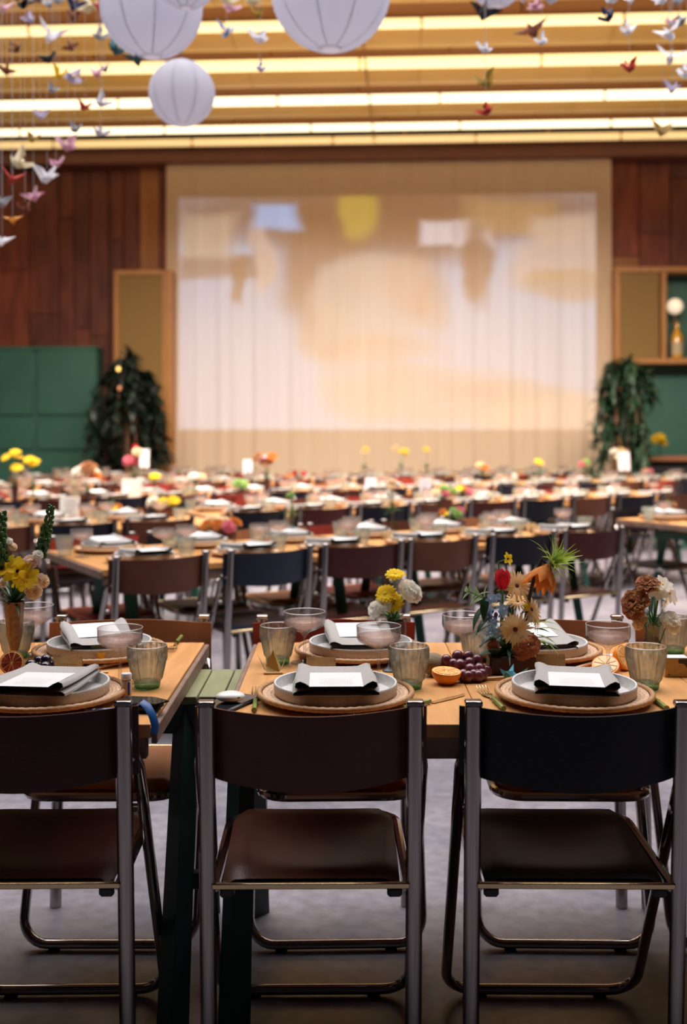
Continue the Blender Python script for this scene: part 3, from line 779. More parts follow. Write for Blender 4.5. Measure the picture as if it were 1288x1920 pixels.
def menu_mesh():
    b = MB(); b.grid(lambda u, v: (-.056 + .112 * u, -.141 + .165 * v, .0510 - .010 * min(1, (v * .150) / .248 * 1.2) + .0020), 1, 6)
    b.grid(lambda u, v: (-.056 + .112 * u, -.141 + .165 * v, .0510 - .010 * min(1, (v * .150) / .248 * 1.2) + .0012), 1, 6)
    return b.mesh('menu_card', PAPER)
def print_mesh():
    b = MB(); r2 = random.Random(4)
    def zz(v): return .0510 - .010 * min(1, (v * .150) / .248 * 1.2) + .0024
    def dash(x, v, w_, h):
        y = -.140 + .150 * v; b.add([(x, y, zz(v)), (x + w_, y, zz(v)), (x + w_, y + h, zz(v + h / .15)), (x, y + h, zz(v + h / .15))], [(0, 1, 2, 3)])
    for i in range(7): dash(-.022 + .0068 * i, .88, .0022, .0045)
    for l in range(9):
        x = -.035 + r2.uniform(0, .01)
        while x < .03: q = r2.uniform(.003, .009); dash(x, .76 - l * .075, q, .0011); x += q + .002
    return b.mesh('printed_lines', PAPERW)
def coupe_mesh(lo=False):
    n = 28 if lo else 72
    pr = [(0, .0), (.034, 0), (.035, .002), (.012, .005), (.0042, .010), (.0036, .045), (.0042, .068), (.012, .078), (.032, .086), (.047, .094), (.0515, .102), (.0522, .126), (.0525, .130),
          (.0512, .1305), (.0503, .103), (.045, .097), (.030, .089), (.010, .082), (0, .081)]
    return MB().lathe(pr, n, rib=.011 if not lo else 0, ribz=(.1005, .1255)).mesh('coupe', COUPEF if lo else COUPE, 30)
def wine_mesh(): return MB().lathe([(0, .0825), (.030, .0895), (.044, .0975), (.049, .1035), (.049, .1085), (0, .1085)], 28).mesh('wine', WINE)
def tumbler_mesh(lo=False):
    n = 24 if lo else 40
    if lo:
        return MB().lathe([(0, 0), (.028, 0), (.031, .006), (.0435, .070), (.0445, .094), (.0425, .094), (.041, .070), (.028, .014), (0, .012)], n).mesh('tumbler', TUMBF, 30)
    pr = [(.0295, .014), (.0335, .022), (.0415, .060), (.0438, .066), (.0447, .089), (.0440, .0968), (.0428, .096), (.0415, .070), (.0390, .064), (.0310, .024), (.026, .016)]
    pr.insert(5, (.0450, .096)); b = MB(); b.lathe(pr[:6], n, rib=.055, ribz=(.02, .0895)); b.lathe(pr[5:], n)
    return b.mesh('tumbler', TUMB, 25)
def tumbase_mesh():
    return MB().lathe([(0, 0), (.026, 0), (.029, .003), (.0300, .010), (.0300, .014), (.024, .0165), (0, .0165)], 22, rib=.02, ribz=(.004, .013)).mesh('thick_base', TUMBASE, 25)
def card_mesh():
    return MB().add([(-.035, -.016, 0), (.035, -.016, 0), (.035, 0, .046), (-.035, 0, .046), (-.035, .016, 0), (.035, .016, 0),
                     (-.034, -.0145, 0), (.034, -.0145, 0), (.034, 0, .0435), (-.034, 0, .0435), (-.034, .0145, 0), (.034, .0145, 0)],
                    [(0, 1, 2, 3), (3, 2, 5, 4), (6, 9, 8, 7), (9, 10, 11, 8), (0, 6, 7, 1), (4, 5, 11, 10)]).mesh('name_card', KRAFT, flat=True)
def card_border():
    b = MB(); r2 = random.Random(9); n = Vector((0, -.046, .016)).normalized()
    def P(u, v): return Vector((-.035 + .07 * u, -.016 + .016 * v, .046 * v)) + n * .0005
    for k in range(26):
        sd = r2.choice(((0, 1), (1, 1))) if k < 14 else None
        if k < 8: u, v = r2.uniform(.02, .28), r2.uniform(.86, .97)
        elif k < 13: u, v = r2.uniform(.78, .98), r2.uniform(.80, .97)
        elif k < 22: u, v = r2.uniform(.02, .09), r2.uniform(.05, .7)
        else: u, v = r2.uniform(.92, .98), r2.uniform(.1, .6)
        a = r2.uniform(0, 3.1); du_, dv = .045 * cos(a), .07 * sin(a); px_, pv = -.010 * sin(a), .016 * cos(a)
        b.add([P(u - du_ / 2, v - dv / 2), P(u + px_, v + pv), P(u + du_ / 2, v + dv / 2), P(u - px_, v - pv)], [(0, 1, 2, 3)])
    return b.mesh('leaf_border', INK, flat=True)
def fork_mesh():
    b = MB()
    for k in range(4): b.tube([(-.0105 + .007 * k, .105, .010), (-.0105 + .007 * k, .085, .004), (-.009 + .006 * k, .055, .003)], .0019, 5)
    b.grid(lambda u, v: ((u * 2 - 1) * (.0125 - .008 * v ** 2), .058 - .03 * v, .003 + .002 * sin(pi * v)), 4, 4)
    b.tube([(0, .030, .0045), (0, -.005, .006)], [.0030, .0028], 6)
    return b.mesh('head', GOLD)
def handle_mesh():
    pts = []; rs = []
    for i in range(13):
        y = -.005 - .085 * i / 12; pts.append((0, y, .0065)); rs.append(.0048 + (.0012 if i % 4 == 0 else 0))
    return MB().tube(pts, rs, 8).mesh('handle', BAMBOO)
def knife_mesh():
    b = MB(); poly = [(-.005, 0), (.006, 0), (.008, .06), (.006, .10), (-.003, .115), (-.005, .05)]
    b.prism(poly, .002, .0035); return b.mesh('blade', GOLD)
def K(k, f): return cached(k, f)
def text_obj(body, size, parent, loc, rot, m):
    cu = bpy.data.curves.new('printed_name', 'FONT'); cu.body = body; cu.size = size; cu.align_x = 'CENTER'; cu.align_y = 'CENTER'
    cu.space_character = 1.35; cu.materials.append(m)
    cu.resolution_u = 2
    tmp = bpy.data.objects.new('tmp', cu); C.objects.link(tmp); bpy.context.view_layer.update()
    me = bpy.data.meshes.new_from_object(tmp); bpy.data.objects.remove(tmp); bpy.data.curves.remove(cu)
    if not me.materials: me.materials.append(m)
    return part('printed_name', me, parent, loc, rot)
def add_plate(x, y, rz, label_tail, row, lo=False, v=0, charger=True, menu=True, z=TZ):
    g = row
    if charger: thing('charger_plate', 'round woven rattan charger, ' + label_tail, 'charger', (x, y, z), rz, 'rattan chargers, ' + g, data=K(('ch', lo), lambda: charger_mesh(lo)))
    zp = z + (.0095 if charger else 0.0)
    thing('dinner_plate', 'white stoneware dinner plate, ' + label_tail, 'plate', (x, y, zp), rz, 'stoneware plates, ' + g, data=K(('pl', lo), lambda: plate_mesh(lo)))
    if not menu: return
    thing('napkin', 'grey linen napkin folded on the plate, ' + label_tail, 'napkin', (x, y, zp), rz, 'linen napkins, ' + g, data=K(('nap', v, lo), lambda: napkin_mesh(v, lo)))
    m = thing('menu_card', 'white printed menu on the napkin, ' + label_tail, 'menu', (x, y, zp), rz, 'menus, ' + g, data=K('menu', menu_mesh))
    if not lo: part('printed_lines', K('print', print_mesh), m)
RIM = glassmat('glass_rim', (.95, .94, .93), (.8, .78, .76), gl=.12, milk=.45, milkc=(.95, .90, .86))  # pale milky ring: the highlight along the rim is put into its colour
def rim_mesh(r, z): return MB().tube([(r * cos(2 * pi * i / 48), r * sin(2 * pi * i / 48), z) for i in range(48)], .0011, 6, closed=True).mesh('rim', RIM)
def add_coupe(x, y, label, g, lo=False, z=TZ):
    t = thing('coupe_glass', label, 'glass', (x, y, z), rnd.uniform(0, 1), g)
    part('bowl_and_stem', K(('coupe', lo), lambda: coupe_mesh(lo)), t); part('wine', K('wine', wine_mesh), t, label='pale pink wine')
    if not lo: part('rim', K('crim', lambda: rim_mesh(.0519, .1305)), t)
def add_tumbler(x, y, label, g, lo=False, z=TZ, s=None):
    t = thing('water_tumbler', label, 'glass', (x, y, z), rnd.uniform(0, 1), g, scale=s)
    part('ribbed_wall', K(('tum', lo), lambda: tumbler_mesh(lo)), t)
    if not lo: part('thick_base', K('tumb', tumbase_mesh), t, label='thick green glass base'); part('rim', K('trim', lambda: rim_mesh(.0439, .0966)), t)
def add_card(x, y, rz, label, g, name=None, border=True, z=TZ):
    t = thing('name_card', label, 'card', (x, y, z), rz, g, data=K('card', card_mesh))
    if border: part('leaf_border', K('cborder', card_border), t)['kind'] = 'stuff'
    if name:
        a = atan2(.046, .016); nrm = Vector((0, -.046, .016)).normalized() * .0006
        text_obj(name, .0085, t, Vector((.002, -.016 + .016 * .33, .046 * .33)) + nrm, (a, 0, 0), INK)
    return t
def add_fork(p, ang, label, z=TZ):
    t = thing('gold_fork', label, 'fork', (p.x, p.y, z), ang)
    part('head', K('fork', fork_mesh), t, label='gold tines and neck'); part('handle', K('hand', handle_mesh), t, label='green bamboo handle')
def add_knife(p, ang, label, z=TZ):
    t = thing('gold_knife', label, 'knife', (p.x, p.y, z), ang)
    part('blade', K('knife', knife_mesh), t, label='gold blade'); part('handle', K('hand', handle_mesh), t, label='green bamboo handle')

# ------------------------------------------------------------------ tables
def table(label, p0, ang, length, depth, group=None, legs=True, boards=None, trest=True):
    """p0 = near corner at the start; runs along ang; depth behind"""
    t = thing('dining_table', label, 'table', (p0[0], p0[1], 0), ang, group)
    th = .028; n = boards or max(4, int(length / .26)); wd = length / n
    me = K(('board', round(wd, 3), depth), lambda: MB().box((0, 0, 0), (wd - .0015, depth - .004, th), .0015).mesh('plank', TABLEWOOD))
    for i in range(n): part('plank', me, t, (wd * (i + .5), depth / 2, TZ - th / 2))
    def rail():
        b = MB()
        b.box((.0, depth / 2, TZ - .022), (.012, depth, .034), .002); return b.mesh('end_strip', TABLEEDGE)
    part('end_strip', K(('est', depth), rail), t, (-.006, 0, 0)); part('end_strip', K(('est', depth), rail), t, (length + .006, 0, 0))
    def apron(): return MB().box((0, 0, 0), (length - .02, .022, .045), .003).mesh('apron', TABLEEDGE)
    ap = K(('apr', length), apron); part('apron', ap, t, (length / 2, .02, TZ - th - .022)); part('apron', ap, t, (length / 2, depth - .02, TZ - th - .022))
    if legs:
        def leg(): return MB().tube([(0, 0, TZ - .075), (0, -.16, 0)], [.034, .026], 4, flat=(1, 1)).mesh('leg', GREENWOOD, 20)
        def beam(): return MB().box((0, 0, 0), (.08, .52, .045), .004).mesh('trestle_beam', GREENWOOD)
        for x in (.20, length - .20):
            part('trestle_beam', K('tbeam', beam), t, (x, depth / 2, TZ - th - .045 - .022))
            part('leg', K('tleg', leg), t, (x, depth / 2 - .20, 0)); part('leg', K('tleg', leg), t, (x, depth / 2 + .20, 0), (0, 0, pi))
    return t

# front row: two tables with a green trestle between them
Y0, Y1 = 2.225, 3.085
DEP = Y1 - Y0
table('wooden dining table at the front, cut by the frame edge on the clutch side', (-2.245, Y0), 0, 1.86, DEP, boards=7, legs=False)
table('wooden dining table at the front holding the tulip arrangement', (-.238, Y0), 0, 1.82, DEP, boards=7, legs=False)
def trestle(label, x, cols=(-.135, -.075, -.015, .045, .105)):
    t = thing('trestle', label, 'trestle', (x, 0, 0))
    for i, xx in enumerate(cols):
        part('top_board', K('tb', lambda: MB().box((0, 0, 0), (.057, .30, .02), .002).mesh('top_board', OLIVEWOOD)), t, (xx, 2.775, .690))
    part('rail', MB().box((0, 2.645, .645), (.30, .03, .07), .003).mesh('rail', GREENSHADE), t); part('rail', MB().box((0, 2.905, .645), (.30, .03, .07), .003).mesh('rail', GREENSHADE), t)
    for sx in (-.075, .06):
        for (ya, yb) in ((2.66, 2.43), (2.89, 3.06)):
            part('leg', MB().tube([(sx, ya, .68), (sx + (.0 if ya < 2.7 else .0), yb, 0)], [.030, .036], 4).mesh('leg', GREENSHADE, 20), t)
    part('cross_bar', MB().box((-.0, 2.745, .22), (.16, .03, .04), .003).mesh('cross_bar', GREENSHADE), t)
trestle('green plank-topped trestle bridging the gap between the front tables', -.30)

def PX(px, py, z=TZ): return onz(px, py, z)
near_c = [(-.632, 'oxblood', 'oxblood leather folding chair with its back to us beside the green trestle'),
          (-.064, 'brown', 'brown leather folding chair with its back to us, in the middle of the front row'),
          (.456, 'black', 'black leather folding chair with its back to us, before the tulip arrangement')]
for i, (x, c, lb) in enumerate(near_c):
    chair(x, 2.185, (.02, 0.012, -.012)[i], c, lb, 'folding chairs at the front tables', du=.425)
far_c = [(246, 'tan', 'tan folding chair across the front table beside the green trestle'),
         (626, 'red', 'folding chair with red leather sleeves facing us across the front table'),
         (1024, 'tan', 'tan folding chair facing us behind the tulip arrangement'),
         (1338, 'tan', 'folding chair facing us, cut by the frame edge behind the kraft box')]
for i, (px, c, lb) in enumerate(far_c):
    x = (px - 644) / F * 3.14
    chair(x, 3.13, pi + (.0, .03, -.02, .05)[i], c, lb, 'folding chairs at the front tables', du=.29)

for (px, tail, v) in ((88, 'nearest us on the clutch side table', 0), (629, 'nearest us beside the earbud case', 0), (1076, 'nearest us before the tulip arrangement', 1)):
    p = PX(px, 1300, .755)
    add_plate(p.x, p.y, (-.10, .02, -.16)[(px > 500) + (px > 1000)], tail, 'front tables', v=v)
for (px, tail) in ((186, 'across the front table behind the blood orange'), (676, 'across the front table below the yellow daisies'), (1004, 'across the front table behind the tulip arrangement')):
    x = (px - 644) / F * 2.895
    add_plate(x, 2.90, pi + (.35 if px < 300 else .08), tail, 'front tables', v=1)
g = 'ribbed coupes on the front tables'
for (px, py, lb) in ((225, 1282, 'ribbed coupe of pink wine beside the tumbler near the table end'), (62, 1228, 'ribbed coupe of pink wine beside the tall amber vase'),
                     (571, 1243, 'ribbed coupe of pink wine behind the folded paper crane'), (710, 1277, 'ribbed coupe of pink wine below the yellow daisies'),
                     (868, 1250, 'ribbed coupe of pink wine behind the grapes'), (1140, 1274, 'ribbed coupe of pink wine before the orange halves')):
    p = PX(px, py); add_coupe(p.x, p.y, lb, g)
g = 'ribbed tumblers on the front tables'
for (px, py, lb) in ((276, 1289, 'green-tinted ribbed tumbler at the table end by the trestle'), (30, 1234, 'ribbed tumbler behind the tall amber vase'),
                     (521, 1244, 'ribbed tumbler behind the folded paper crane'), (767, 1290, 'ribbed tumbler beside the brown kiwi'),
                     (894, 1238, 'ribbed tumbler behind the red grapes'), (1211, 1291, 'ribbed tumbler beside the kraft box'), (1262, 1224, 'ribbed tumbler standing behind the kraft box')):
    p = PX(px, py); add_tumbler(p.x, p.y, lb, g)
for (px, py, rz, nm, lb, b) in ((127, 1262, .03, None, 'kraft name card leaning by the black grapes', True), (602, 1268, -.02, 'COURTNEY', 'kraft name card with an eight-letter printed name behind the middle plate', True),
                                (1032, 1262, -.02, 'GRACE', 'kraft name card with a short printed name below the salmon carnation', True), (197, 1243, .02, None, 'blank back of a kraft name card by the yellow goblet', False),
                                (703, 1239, .03, None, 'blank back of a kraft name card behind a coupe', False), (1046, 1240, -.06, None, 'blank back of a kraft name card behind the short-name card', False)):
    p = PX(px, py); o = add_card(p.x, p.y, rz, lb, 'kraft name cards', nm, b)
    if px < 200 and b:                                        # faint unreadable script
        r2 = random.Random(2); m = MB(); n = Vector((0, -.046, .016)).normalized() * .0006
        for l in range(2):
            for k in range(7): m.box(Vector((-.018 + .006 * k, -.016 + .016 * (.5 - .2 * l), .046 * (.5 - .2 * l))) + n, (.003, .0004, .0012 + .001 * (l)))
        part('faint_script', m.mesh('faint_script', INK), o)
def ang_to(a, b): d = b - a; return atan2(d.y, d.x) - pi / 2
a, b = PX(475, 1346), PX(484, 1288); add_fork(a.lerp(b, .46), ang_to(a, b), 'gold fork with green bamboo handle beside the earbud case')
a, b = PX(958, 1348), PX(894, 1286); add_fork(a.lerp(b, .50), ang_to(a, b), 'gold fork with green handle between the brown and black chairs')
a, b = PX(316, 1226), PX(340, 1198); add_fork(b.lerp(a, .42), ang_to(b, a), 'gold fork lying by the table end across the front table')
a, b = PX(1256, 1338), PX(1200, 1296); add_knife(a.lerp(b, .55), ang_to(a, b), 'gold knife with green bamboo handle beside the tulip setting plate')
a, b = PX(790, 1324), PX(862, 1306); add_knife(a.lerp(b, .25), ang_to(a, b), 'gold knife with dark edge beside the brown chair post')
def stick(a, b, lb, m=STICK, r=.0042, g='chopsticks on the front tables', z0=TZ):
    a, b = PX(*a), PX(*b); d = b - a; L_ = d.length
    o = thing('chopstick', lb, 'chopstick', (a.x, a.y, z0 + r), atan2(d.y, d.x), g, data=MB().tube([(0, 0, 0), (L_, 0, .003)], [r, r * .8], 6).mesh('chopstick', m))
stick((158, 1261), (250, 1243), 'pale wooden chopstick crossing behind the coupe by the table end'); stick((150, 1268), (203, 1266), 'short pale chopstick end showing behind the nearest clutch side plate')
stick((640, 1262), (738, 1243), 'pale wooden chopstick behind the eight-letter name card'); stick((1062, 1261), (1136, 1241), 'pale wooden chopstick pointing at the orange halves'); stick((912, 1276), (978, 1274), 'pale chopstick before the red grapes')

# small things on the front tables
p = PX(431, 1322)
t = thing('phone', 'black phone lying under the white earbud case', 'phone', (p.x, p.y, TZ), -.45)
part('body', MB().box((0, 0, .0042), (.074, .150, .008), .0035).mesh('body', BLACKPL), t); part('screen', MB().box((0, 0, .0084), (.068, .142, .0012), .0004).mesh('screen', PHONEGL), t)
p = PX(431, 1318, TZ + .009)
t = thing('earbud_case', 'white rounded earbud case resting on the phone', 'case', (p.x, p.y + .01, TZ + .009), .08)
part('shell', MB().ell((0, 0, .0115), .0315, .024, .0115, 24, 14).mesh('shell', WHITEPL), t)
part('hinge', MB().box((.018, -.0195, .013), (.006, .003, .0025), .0008).mesh('hinge', BLACKPL), t)
p = PX(237, 1310)
t = thing('pill_bottle', 'tiny bottle with white cap and blue striped label', 'bottle', (p.x, p.y, TZ))
part('body', MB().lathe([(0, 0), (.0105, 0), (.0115, .002), (.0115, .040), (.009, .043), (0, .043)], 18).mesh('body', mat('label_cream', (.55, .40, .26), .5)), t)
part('stripe', MB().grid(lambda u, v: (.0118 * cos(-1.15 + .5 * u), .0118 * sin(-1.15 + .5 * u), .010 + .028 * v), 5, 1).mesh('stripe', mat('label_blue', (.01, .01, .20), .5)), t)
part('cap', MB().lathe([(0, .043), (.0115, .043), (.0118, .045), (.0118, .054), (.0105, .056), (0, .056)], 18).mesh('cap', WHITEPL), t)
p = PX(262, 1334)
t = thing('clutch_bag', 'black leather clutch with blue wrist strap at the table end', 'bag', (p.x, p.y, TZ), -.15)
part('body', MB().box((0, .01, .010), (.085, .055, .018), .006).mesh('body', LEATHER['black']), t)
part('flap', MB().prism([(-.043, -.02), (.043, -.02), (.060, .012), (.02, .038), (-.043, .038)], .0195, .0225).mesh('flap', PHONEGL), t)
def strap():
    o = Matrix.Translation((p.x, p.y, TZ)) @ RZ(-.15); inv = o.inverted()
    pts = [inv @ atd(x, y, d) for x, y, d in ((256, 1324, 2.215), (266, 1316, 2.21), (276, 1324, 2.205), (286, 1342, 2.20), (291, 1360, 2.20), (289, 1376, 2.20))]
    return MB().tube(pts, .0095, 8, flat=(.16, 1), side=(.3, -.2, 1)).mesh('wrist_strap', mat('blue_leather', (.015, .10, .32), .4))
part('wrist_strap', strap(), t, label='bright blue strap hanging over the table edge')
p = PX(205, 1334)
thing('pen', 'thin blue pen lying beside the clutch', 'pen', (p.x, p.y, TZ + .004), .2, data=MB().tube([(-.05, 0, 0), (.035, 0, 0), (.045, 0, 0)], [.0035, .0035, .001], 7).mesh('pen', mat('pen_blue', (.12, .22, .45), .2)))
# folded paper crane on its rest
p = PX(512, 1262)
t = thing('paper_crane', 'tan and white folded paper crane on the table by the name card', 'paper crane', (p.x, p.y, TZ), .1)
def tcr():
    b = MB()
    b.add([(-.016, -.012, .004), (.016, -.012, .004), (.018, 0, .018), (0, -.002, .056), (-.018, 0, .018), (0, .012, .006)], [(0, 1, 2, 3, 4), (1, 5, 2), (2, 5, 3), (3, 5, 4), (4, 5, 0), (0, 5, 1)])
    return b.mesh('body', mat('paper_tan', (.42, .29, .08), .7), flat=True)
part('body', tcr(), t)
for s in (-1, 1):
    part('wing', MB().add([(s * .015, -.008, .006), (s * .022, 0, .010), (s * (.040 if s < 0 else .032), 0, .050 if s < 0 else .040), (s * .018, .006, .008)], [(0, 1, 2), (1, 3, 2), (0, 2, 3)]).mesh('wing', PAPER, flat=True), t, label='white inner paper')
part('rest', MB().box((0, -.012, .003), (.046, .012, .005), .001).mesh('rest', STICK), t)
p = PX(962, 1283)
thing('paper_crane', 'tiny turquoise paper crane by the chopstick before the grapes', 'paper crane', (p.x, p.y, TZ + .017), 1.2, data=MB().add(
    [(0, -.05, .035), (0, .045, .025), (0, 0, .02), (0, 0, -.022), (.016, 0, 0), (-.016, 0, 0), (0, -.03, -.004), (0, .03, -.004), (.062, .012, .03), (-.062, .012, .03)],
    [(6, 4, 3), (6, 3, 5), (7, 3, 4), (7, 5, 3), (6, 0, 4), (6, 5, 0), (7, 4, 1), (7, 1, 5), (2, 4, 8), (2, 8, 7), (2, 9, 5), (2, 7, 9), (2, 6, 4), (2, 5, 6)]).mesh('crane_small', mat('crane_turq', (.10, .38, .48), .6), flat=True), scale=.72)
p = PX(190, 1250)
t = thing('mini_goblet', 'tiny yellow glass goblet between the name cards', 'goblet', (p.x, p.y, TZ))
part('glass', MB().lathe([(0, 0), (.012, 0), (.012, .0015), (.003, .004), (.0028, .018), (.009, .024), (.0115, .036), (.0105, .036), (.008, .026), (0, .022)], 16).mesh('glass', mat('yellow_glass', (.72, .40, .02), .12, transl=.4)), t)
p = PX(733, 1258)
t = thing('candle_holder', 'dark slate candle holder foot showing behind the tumbler', 'candle holder', (p.x, p.y, TZ))
part('foot', MB().lathe([(0, 0), (.021, 0), (.021, .003), (.010, .010), (.005, .022), (.005, .05), (.012, .060), (.012, .066), (0, .066)], 18).mesh('foot', mat('slate_glaze', (.035, .04, .055), .4)), t)
p = PX(1265, 1267)
t = thing('kraft_box', 'small kraft box with a black corner patch', 'box', (p.x, p.y, TZ), -.02)
part('body', MB().box((0, 0, .022), (.056, .038, .044), .0015).mesh('body', KRAFT), t)
part('lid_paper', MB().box((0, 0, .0455), (.055, .037, .003), .0008).mesh('lid_paper', PAPER), t, label='white top')
part('corner_patch', MB().prism([(.004, .040), (.027, .040), (.027, .014), (.022, .023), (.015, .030), (.004, .031)], 0, .0008).mesh('corner_patch', BLACKPL), t, (0, -.0191, .003), (pi / 2, 0, 0), label='black quarter-round print')
part('dot', MB().tube([(0, 0, 0), (0, -.0006, 0)], .0018, 10).mesh('dot', BLACKPL), t, (-.019, -.0191, .006))
p = PX(1152, 1238)
t = thing('guest_book', 'small white booklet with a blue edge behind the orange halves', 'booklet', (p.x, p.y, TZ), .06)
part('pages', MB().box((0, 0, .006), (.082, .05, .011), .001).mesh('pages', PAPER), t); part('cover', MB().box((0, -.001, .0025), (.086, .054, .0045), .001).mesh('cover', mat('booklet_blue', (.02, .13, .24), .4)), t)

# fruit
ORANGE = mat('orange_peel', (.80, .26, .012), .4, bump=.3, bscale=180); FLESH = mat('orange_flesh', (.85, .42, .10), .3, col2=(.88, .50, .20), nscale=60); PITH = mat('citrus_pith', (.85, .55, .28), .6)
BLOOD = mat('blood_flesh', (.10, .012, .012), .25, col2=(.28, .05, .03), nscale=50)
def half_fruit(label, p, rad, rot, fl, peel, name='orange_half', seg=True):
    t = thing(name, label, 'fruit', p, rot=rot)
    n = 26
    part('peel', MB().lathe([(0, -rad * .92)] + [(rad * sin(a), -rad * .92 * cos(a)) for a in [pi / 2 * i / 8 for i in range(1, 9)]] + [(rad * .985, .0012), (rad * .92, .0008)], n).mesh('peel', peel), t)
    part('pith', MB().lathe([(rad * .93, .0006), (rad * .85, .0014), (0, .0012)], n).mesh('pith', PITH), t)
    def wedge():
        b = MB()
        for k in range(10):
            a0 = 2 * pi * k / 10 + .05; a1 = 2 * pi * (k + 1) / 10 - .05; q = [(rad * .1 * cos((a0 + a1) / 2), rad * .1 * sin((a0 + a1) / 2))]
            for i in range(5): a = a0 + (a1 - a0) * i / 4; q.append((rad * .84 * cos(a), rad * .84 * sin(a)))
            b.prism(q, .001, .0026)
        return b.mesh('flesh', fl)
    part('flesh', wedge(), t, label='cut juicy segments')
p = PX(837, 1282); half_fruit('orange half with its cut face up before the red grapes', (p.x, p.y, TZ + .029), .0345, (.10, .05, 0), FLESH, ORANGE)
p = PX(22, 1266); half_fruit('blood orange half with dark red flesh facing us', (p.x, p.y, TZ + .030), .029, (1.25, .0, .15), BLOOD, mat('blood_peel', (.70, .30, .05), .45, bump=.3, bscale=180))
p = PX(1135, 1262); half_fruit('orange half lying nearest the coupe before the booklet', (p.x, p.y, TZ + .020), .033, (.55, -.25, .1), FLESH, ORANGE)
p = PX(1172, 1256); half_fruit('orange half leaning on edge beside the tumbler and booklet', (p.x, p.y, TZ + .030), .032, (.9, .75, .3), FLESH, ORANGE)
p = PX(812, 1266)
t = thing('kiwi', 'fuzzy brown kiwi beside the ribbed tumbler', 'fruit', (p.x, p.y, TZ + .027), rot=(0, .1, .9))
part('skin', MB().ell((0, 0, 0), .036, .028, .027, 20, 12).mesh('skin', mat('kiwi_skin', (.17, .11, .05), .9, col2=(.24, .16, .075), nscale=70, sheen=.4, bump=.5, bscale=300)), t)
part('stem_end', MB().ell((-.0355, 0, 0), .003, .006, .006, 8, 5).mesh('stem_end', DARKSTICK), t)
def bunch(label, spots, m, rad, z0=TZ, name='grape_bunch'):
    c = PX(*spots[0][:2]); t = thing(name, label, 'fruit', (c.x, c.y, TZ)); me = K(('grape', m.name, rad), lambda: MB().ell((0, 0, 0), rad * .95, rad * .95, rad, 14, 9).mesh('grape', m))
    for (px, py, Y) in spots:
        q = atd(px, py, Y); q.z = max(q.z, TZ + rad)
        part('grape', me, t, (q.x - c.x, q.y - c.y, q.z - TZ), (rnd.uniform(-.5, .5), rnd.uniform(-.5, .5), 0), rnd.uniform(.92, 1.08))
    tops = [atd(px, py, Y + .01) - Vector((c.x, c.y, TZ)) for px, py, Y in spots[:6]]
    part('stem', MB().tube(tops, .0016, 5).mesh('stem', mat('grape_stem', (.30, .24, .10), .7)), t)
GRAPE = mat('grape_red', (.085, .014, .026), .22, col2=(.15, .03, .04), nscale=20, coat=.3); BGRAPE = mat('grape_black', (.010, .008, .022), .2, coat=.4)
bunch('bunch of red grapes behind the orange half', [(862, 1262, 2.64), (837, 1238, 2.66), (858, 1231, 2.67), (877, 1231, 2.68), (895, 1238, 2.66), (880, 1243, 2.64), (863, 1248, 2.63), (850, 1246, 2.65), (899, 1255, 2.63),
    (913, 1259, 2.65), (874, 1268, 2.62), (891, 1267, 2.615), (882, 1256, 2.61), (832, 1249, 2.67), (846, 1258, 2.66), (906, 1271, 2.63), (858, 1270, 2.65), (872, 1253, 2.67), (890, 1250, 2.68), (868, 1277, 2.60), (888, 1279, 2.60), (904, 1277, 2.61), (897, 1283, 2.595), (878, 1283, 2.59)], GRAPE, .0152)
bunch('small cluster of black grapes beside the blood orange', [(78, 1250, 2.68), (86, 1238, 2.68), (58, 1247, 2.66), (66, 1256, 2.66), (84, 1252, 2.65), (92, 1247, 2.69), (72, 1240, 2.70), (52, 1258, 2.67)], BGRAPE, .0145)

# ------------------------------------------------------------------ flowers
def fl_daisy(n, L_, W_, pc, eye, cup=.15, layers=2, elev=.12, shape='strap', eyer=.22):
    b = MB()
    for ly in range(layers):
        for k in range(n):
            s = 1 - .18 * ly
            b.X = RZ(2 * pi * (k + .5 * ly) / n + rnd.uniform(-.05, .05)) @ T(0, L_ * .12, .001 * ly) @ RX(elev + .22 * ly + rnd.uniform(-.08, .08))
            b.petal(L_ * s * rnd.uniform(.92, 1.05), W_, cup, -.25, shape, 4, 2)
    b.X = Matrix(); b.mi = 1; b.ell((0, 0, .001), L_ * eyer, L_ * eyer, L_ * eyer * .5, 12, 6)
    return b.mesh('bloom', [pc, eye], 60)
def fl_ruffle(R_, pc, n=46, seed=1, open_=1.0, shape='fan', squash=.8):
    b = MB(); r2 = random.Random(seed)
    for k in range(n):
        t = (k + .5) / n; th = open_ * 1.75 * sqrt(t); ph = 2.399963 * k
        b.X = Matrix.Diagonal((1, 1, squash, 1)) @ RZ(ph) @ RX(pi / 2 - th) @ T(0, R_ * .12, 0)
        b.petal(R_ * (.62 + .38 * t) * r2.uniform(.9, 1.06), R_ * r2.uniform(.30, .46), r2.uniform(.1, .5), r2.uniform(-.9, -.2), shape, 4, 4, ruffle=R_ * .10, ph=r2.uniform(0, 6))
    b.X = Matrix(); return b.mesh('bloom', pc, 60)
def fl_tulip(L_, pc):
    b = MB()
    for k in range(6):
        rr = .31 if k % 2 else .28; b.X = RZ(pi * k / 3)
        def fn(u, v):
            x = (u * 2 - 1); prof = sin(pi * (.06 + .70 * v)) ** .7 * (1 - .25 * max(0, v - .8) / .2); rad = L_ * .40 * (.25 + .75 * prof) * (1 if k % 2 else .93)
            a = x * .62 * (1 if v < .75 else max(.16, 1 - ((v - .75) / .27) ** 2)); return (rad * sin(a), rad * cos(a), L_ * v)
        b.grid(fn, 4, 8)
    b.X = Matrix(); b.lathe([(0, 0), (L_ * .1, .001), (L_ * .14, L_ * .05)], 10); return b.mesh('bloom', pc, 70)
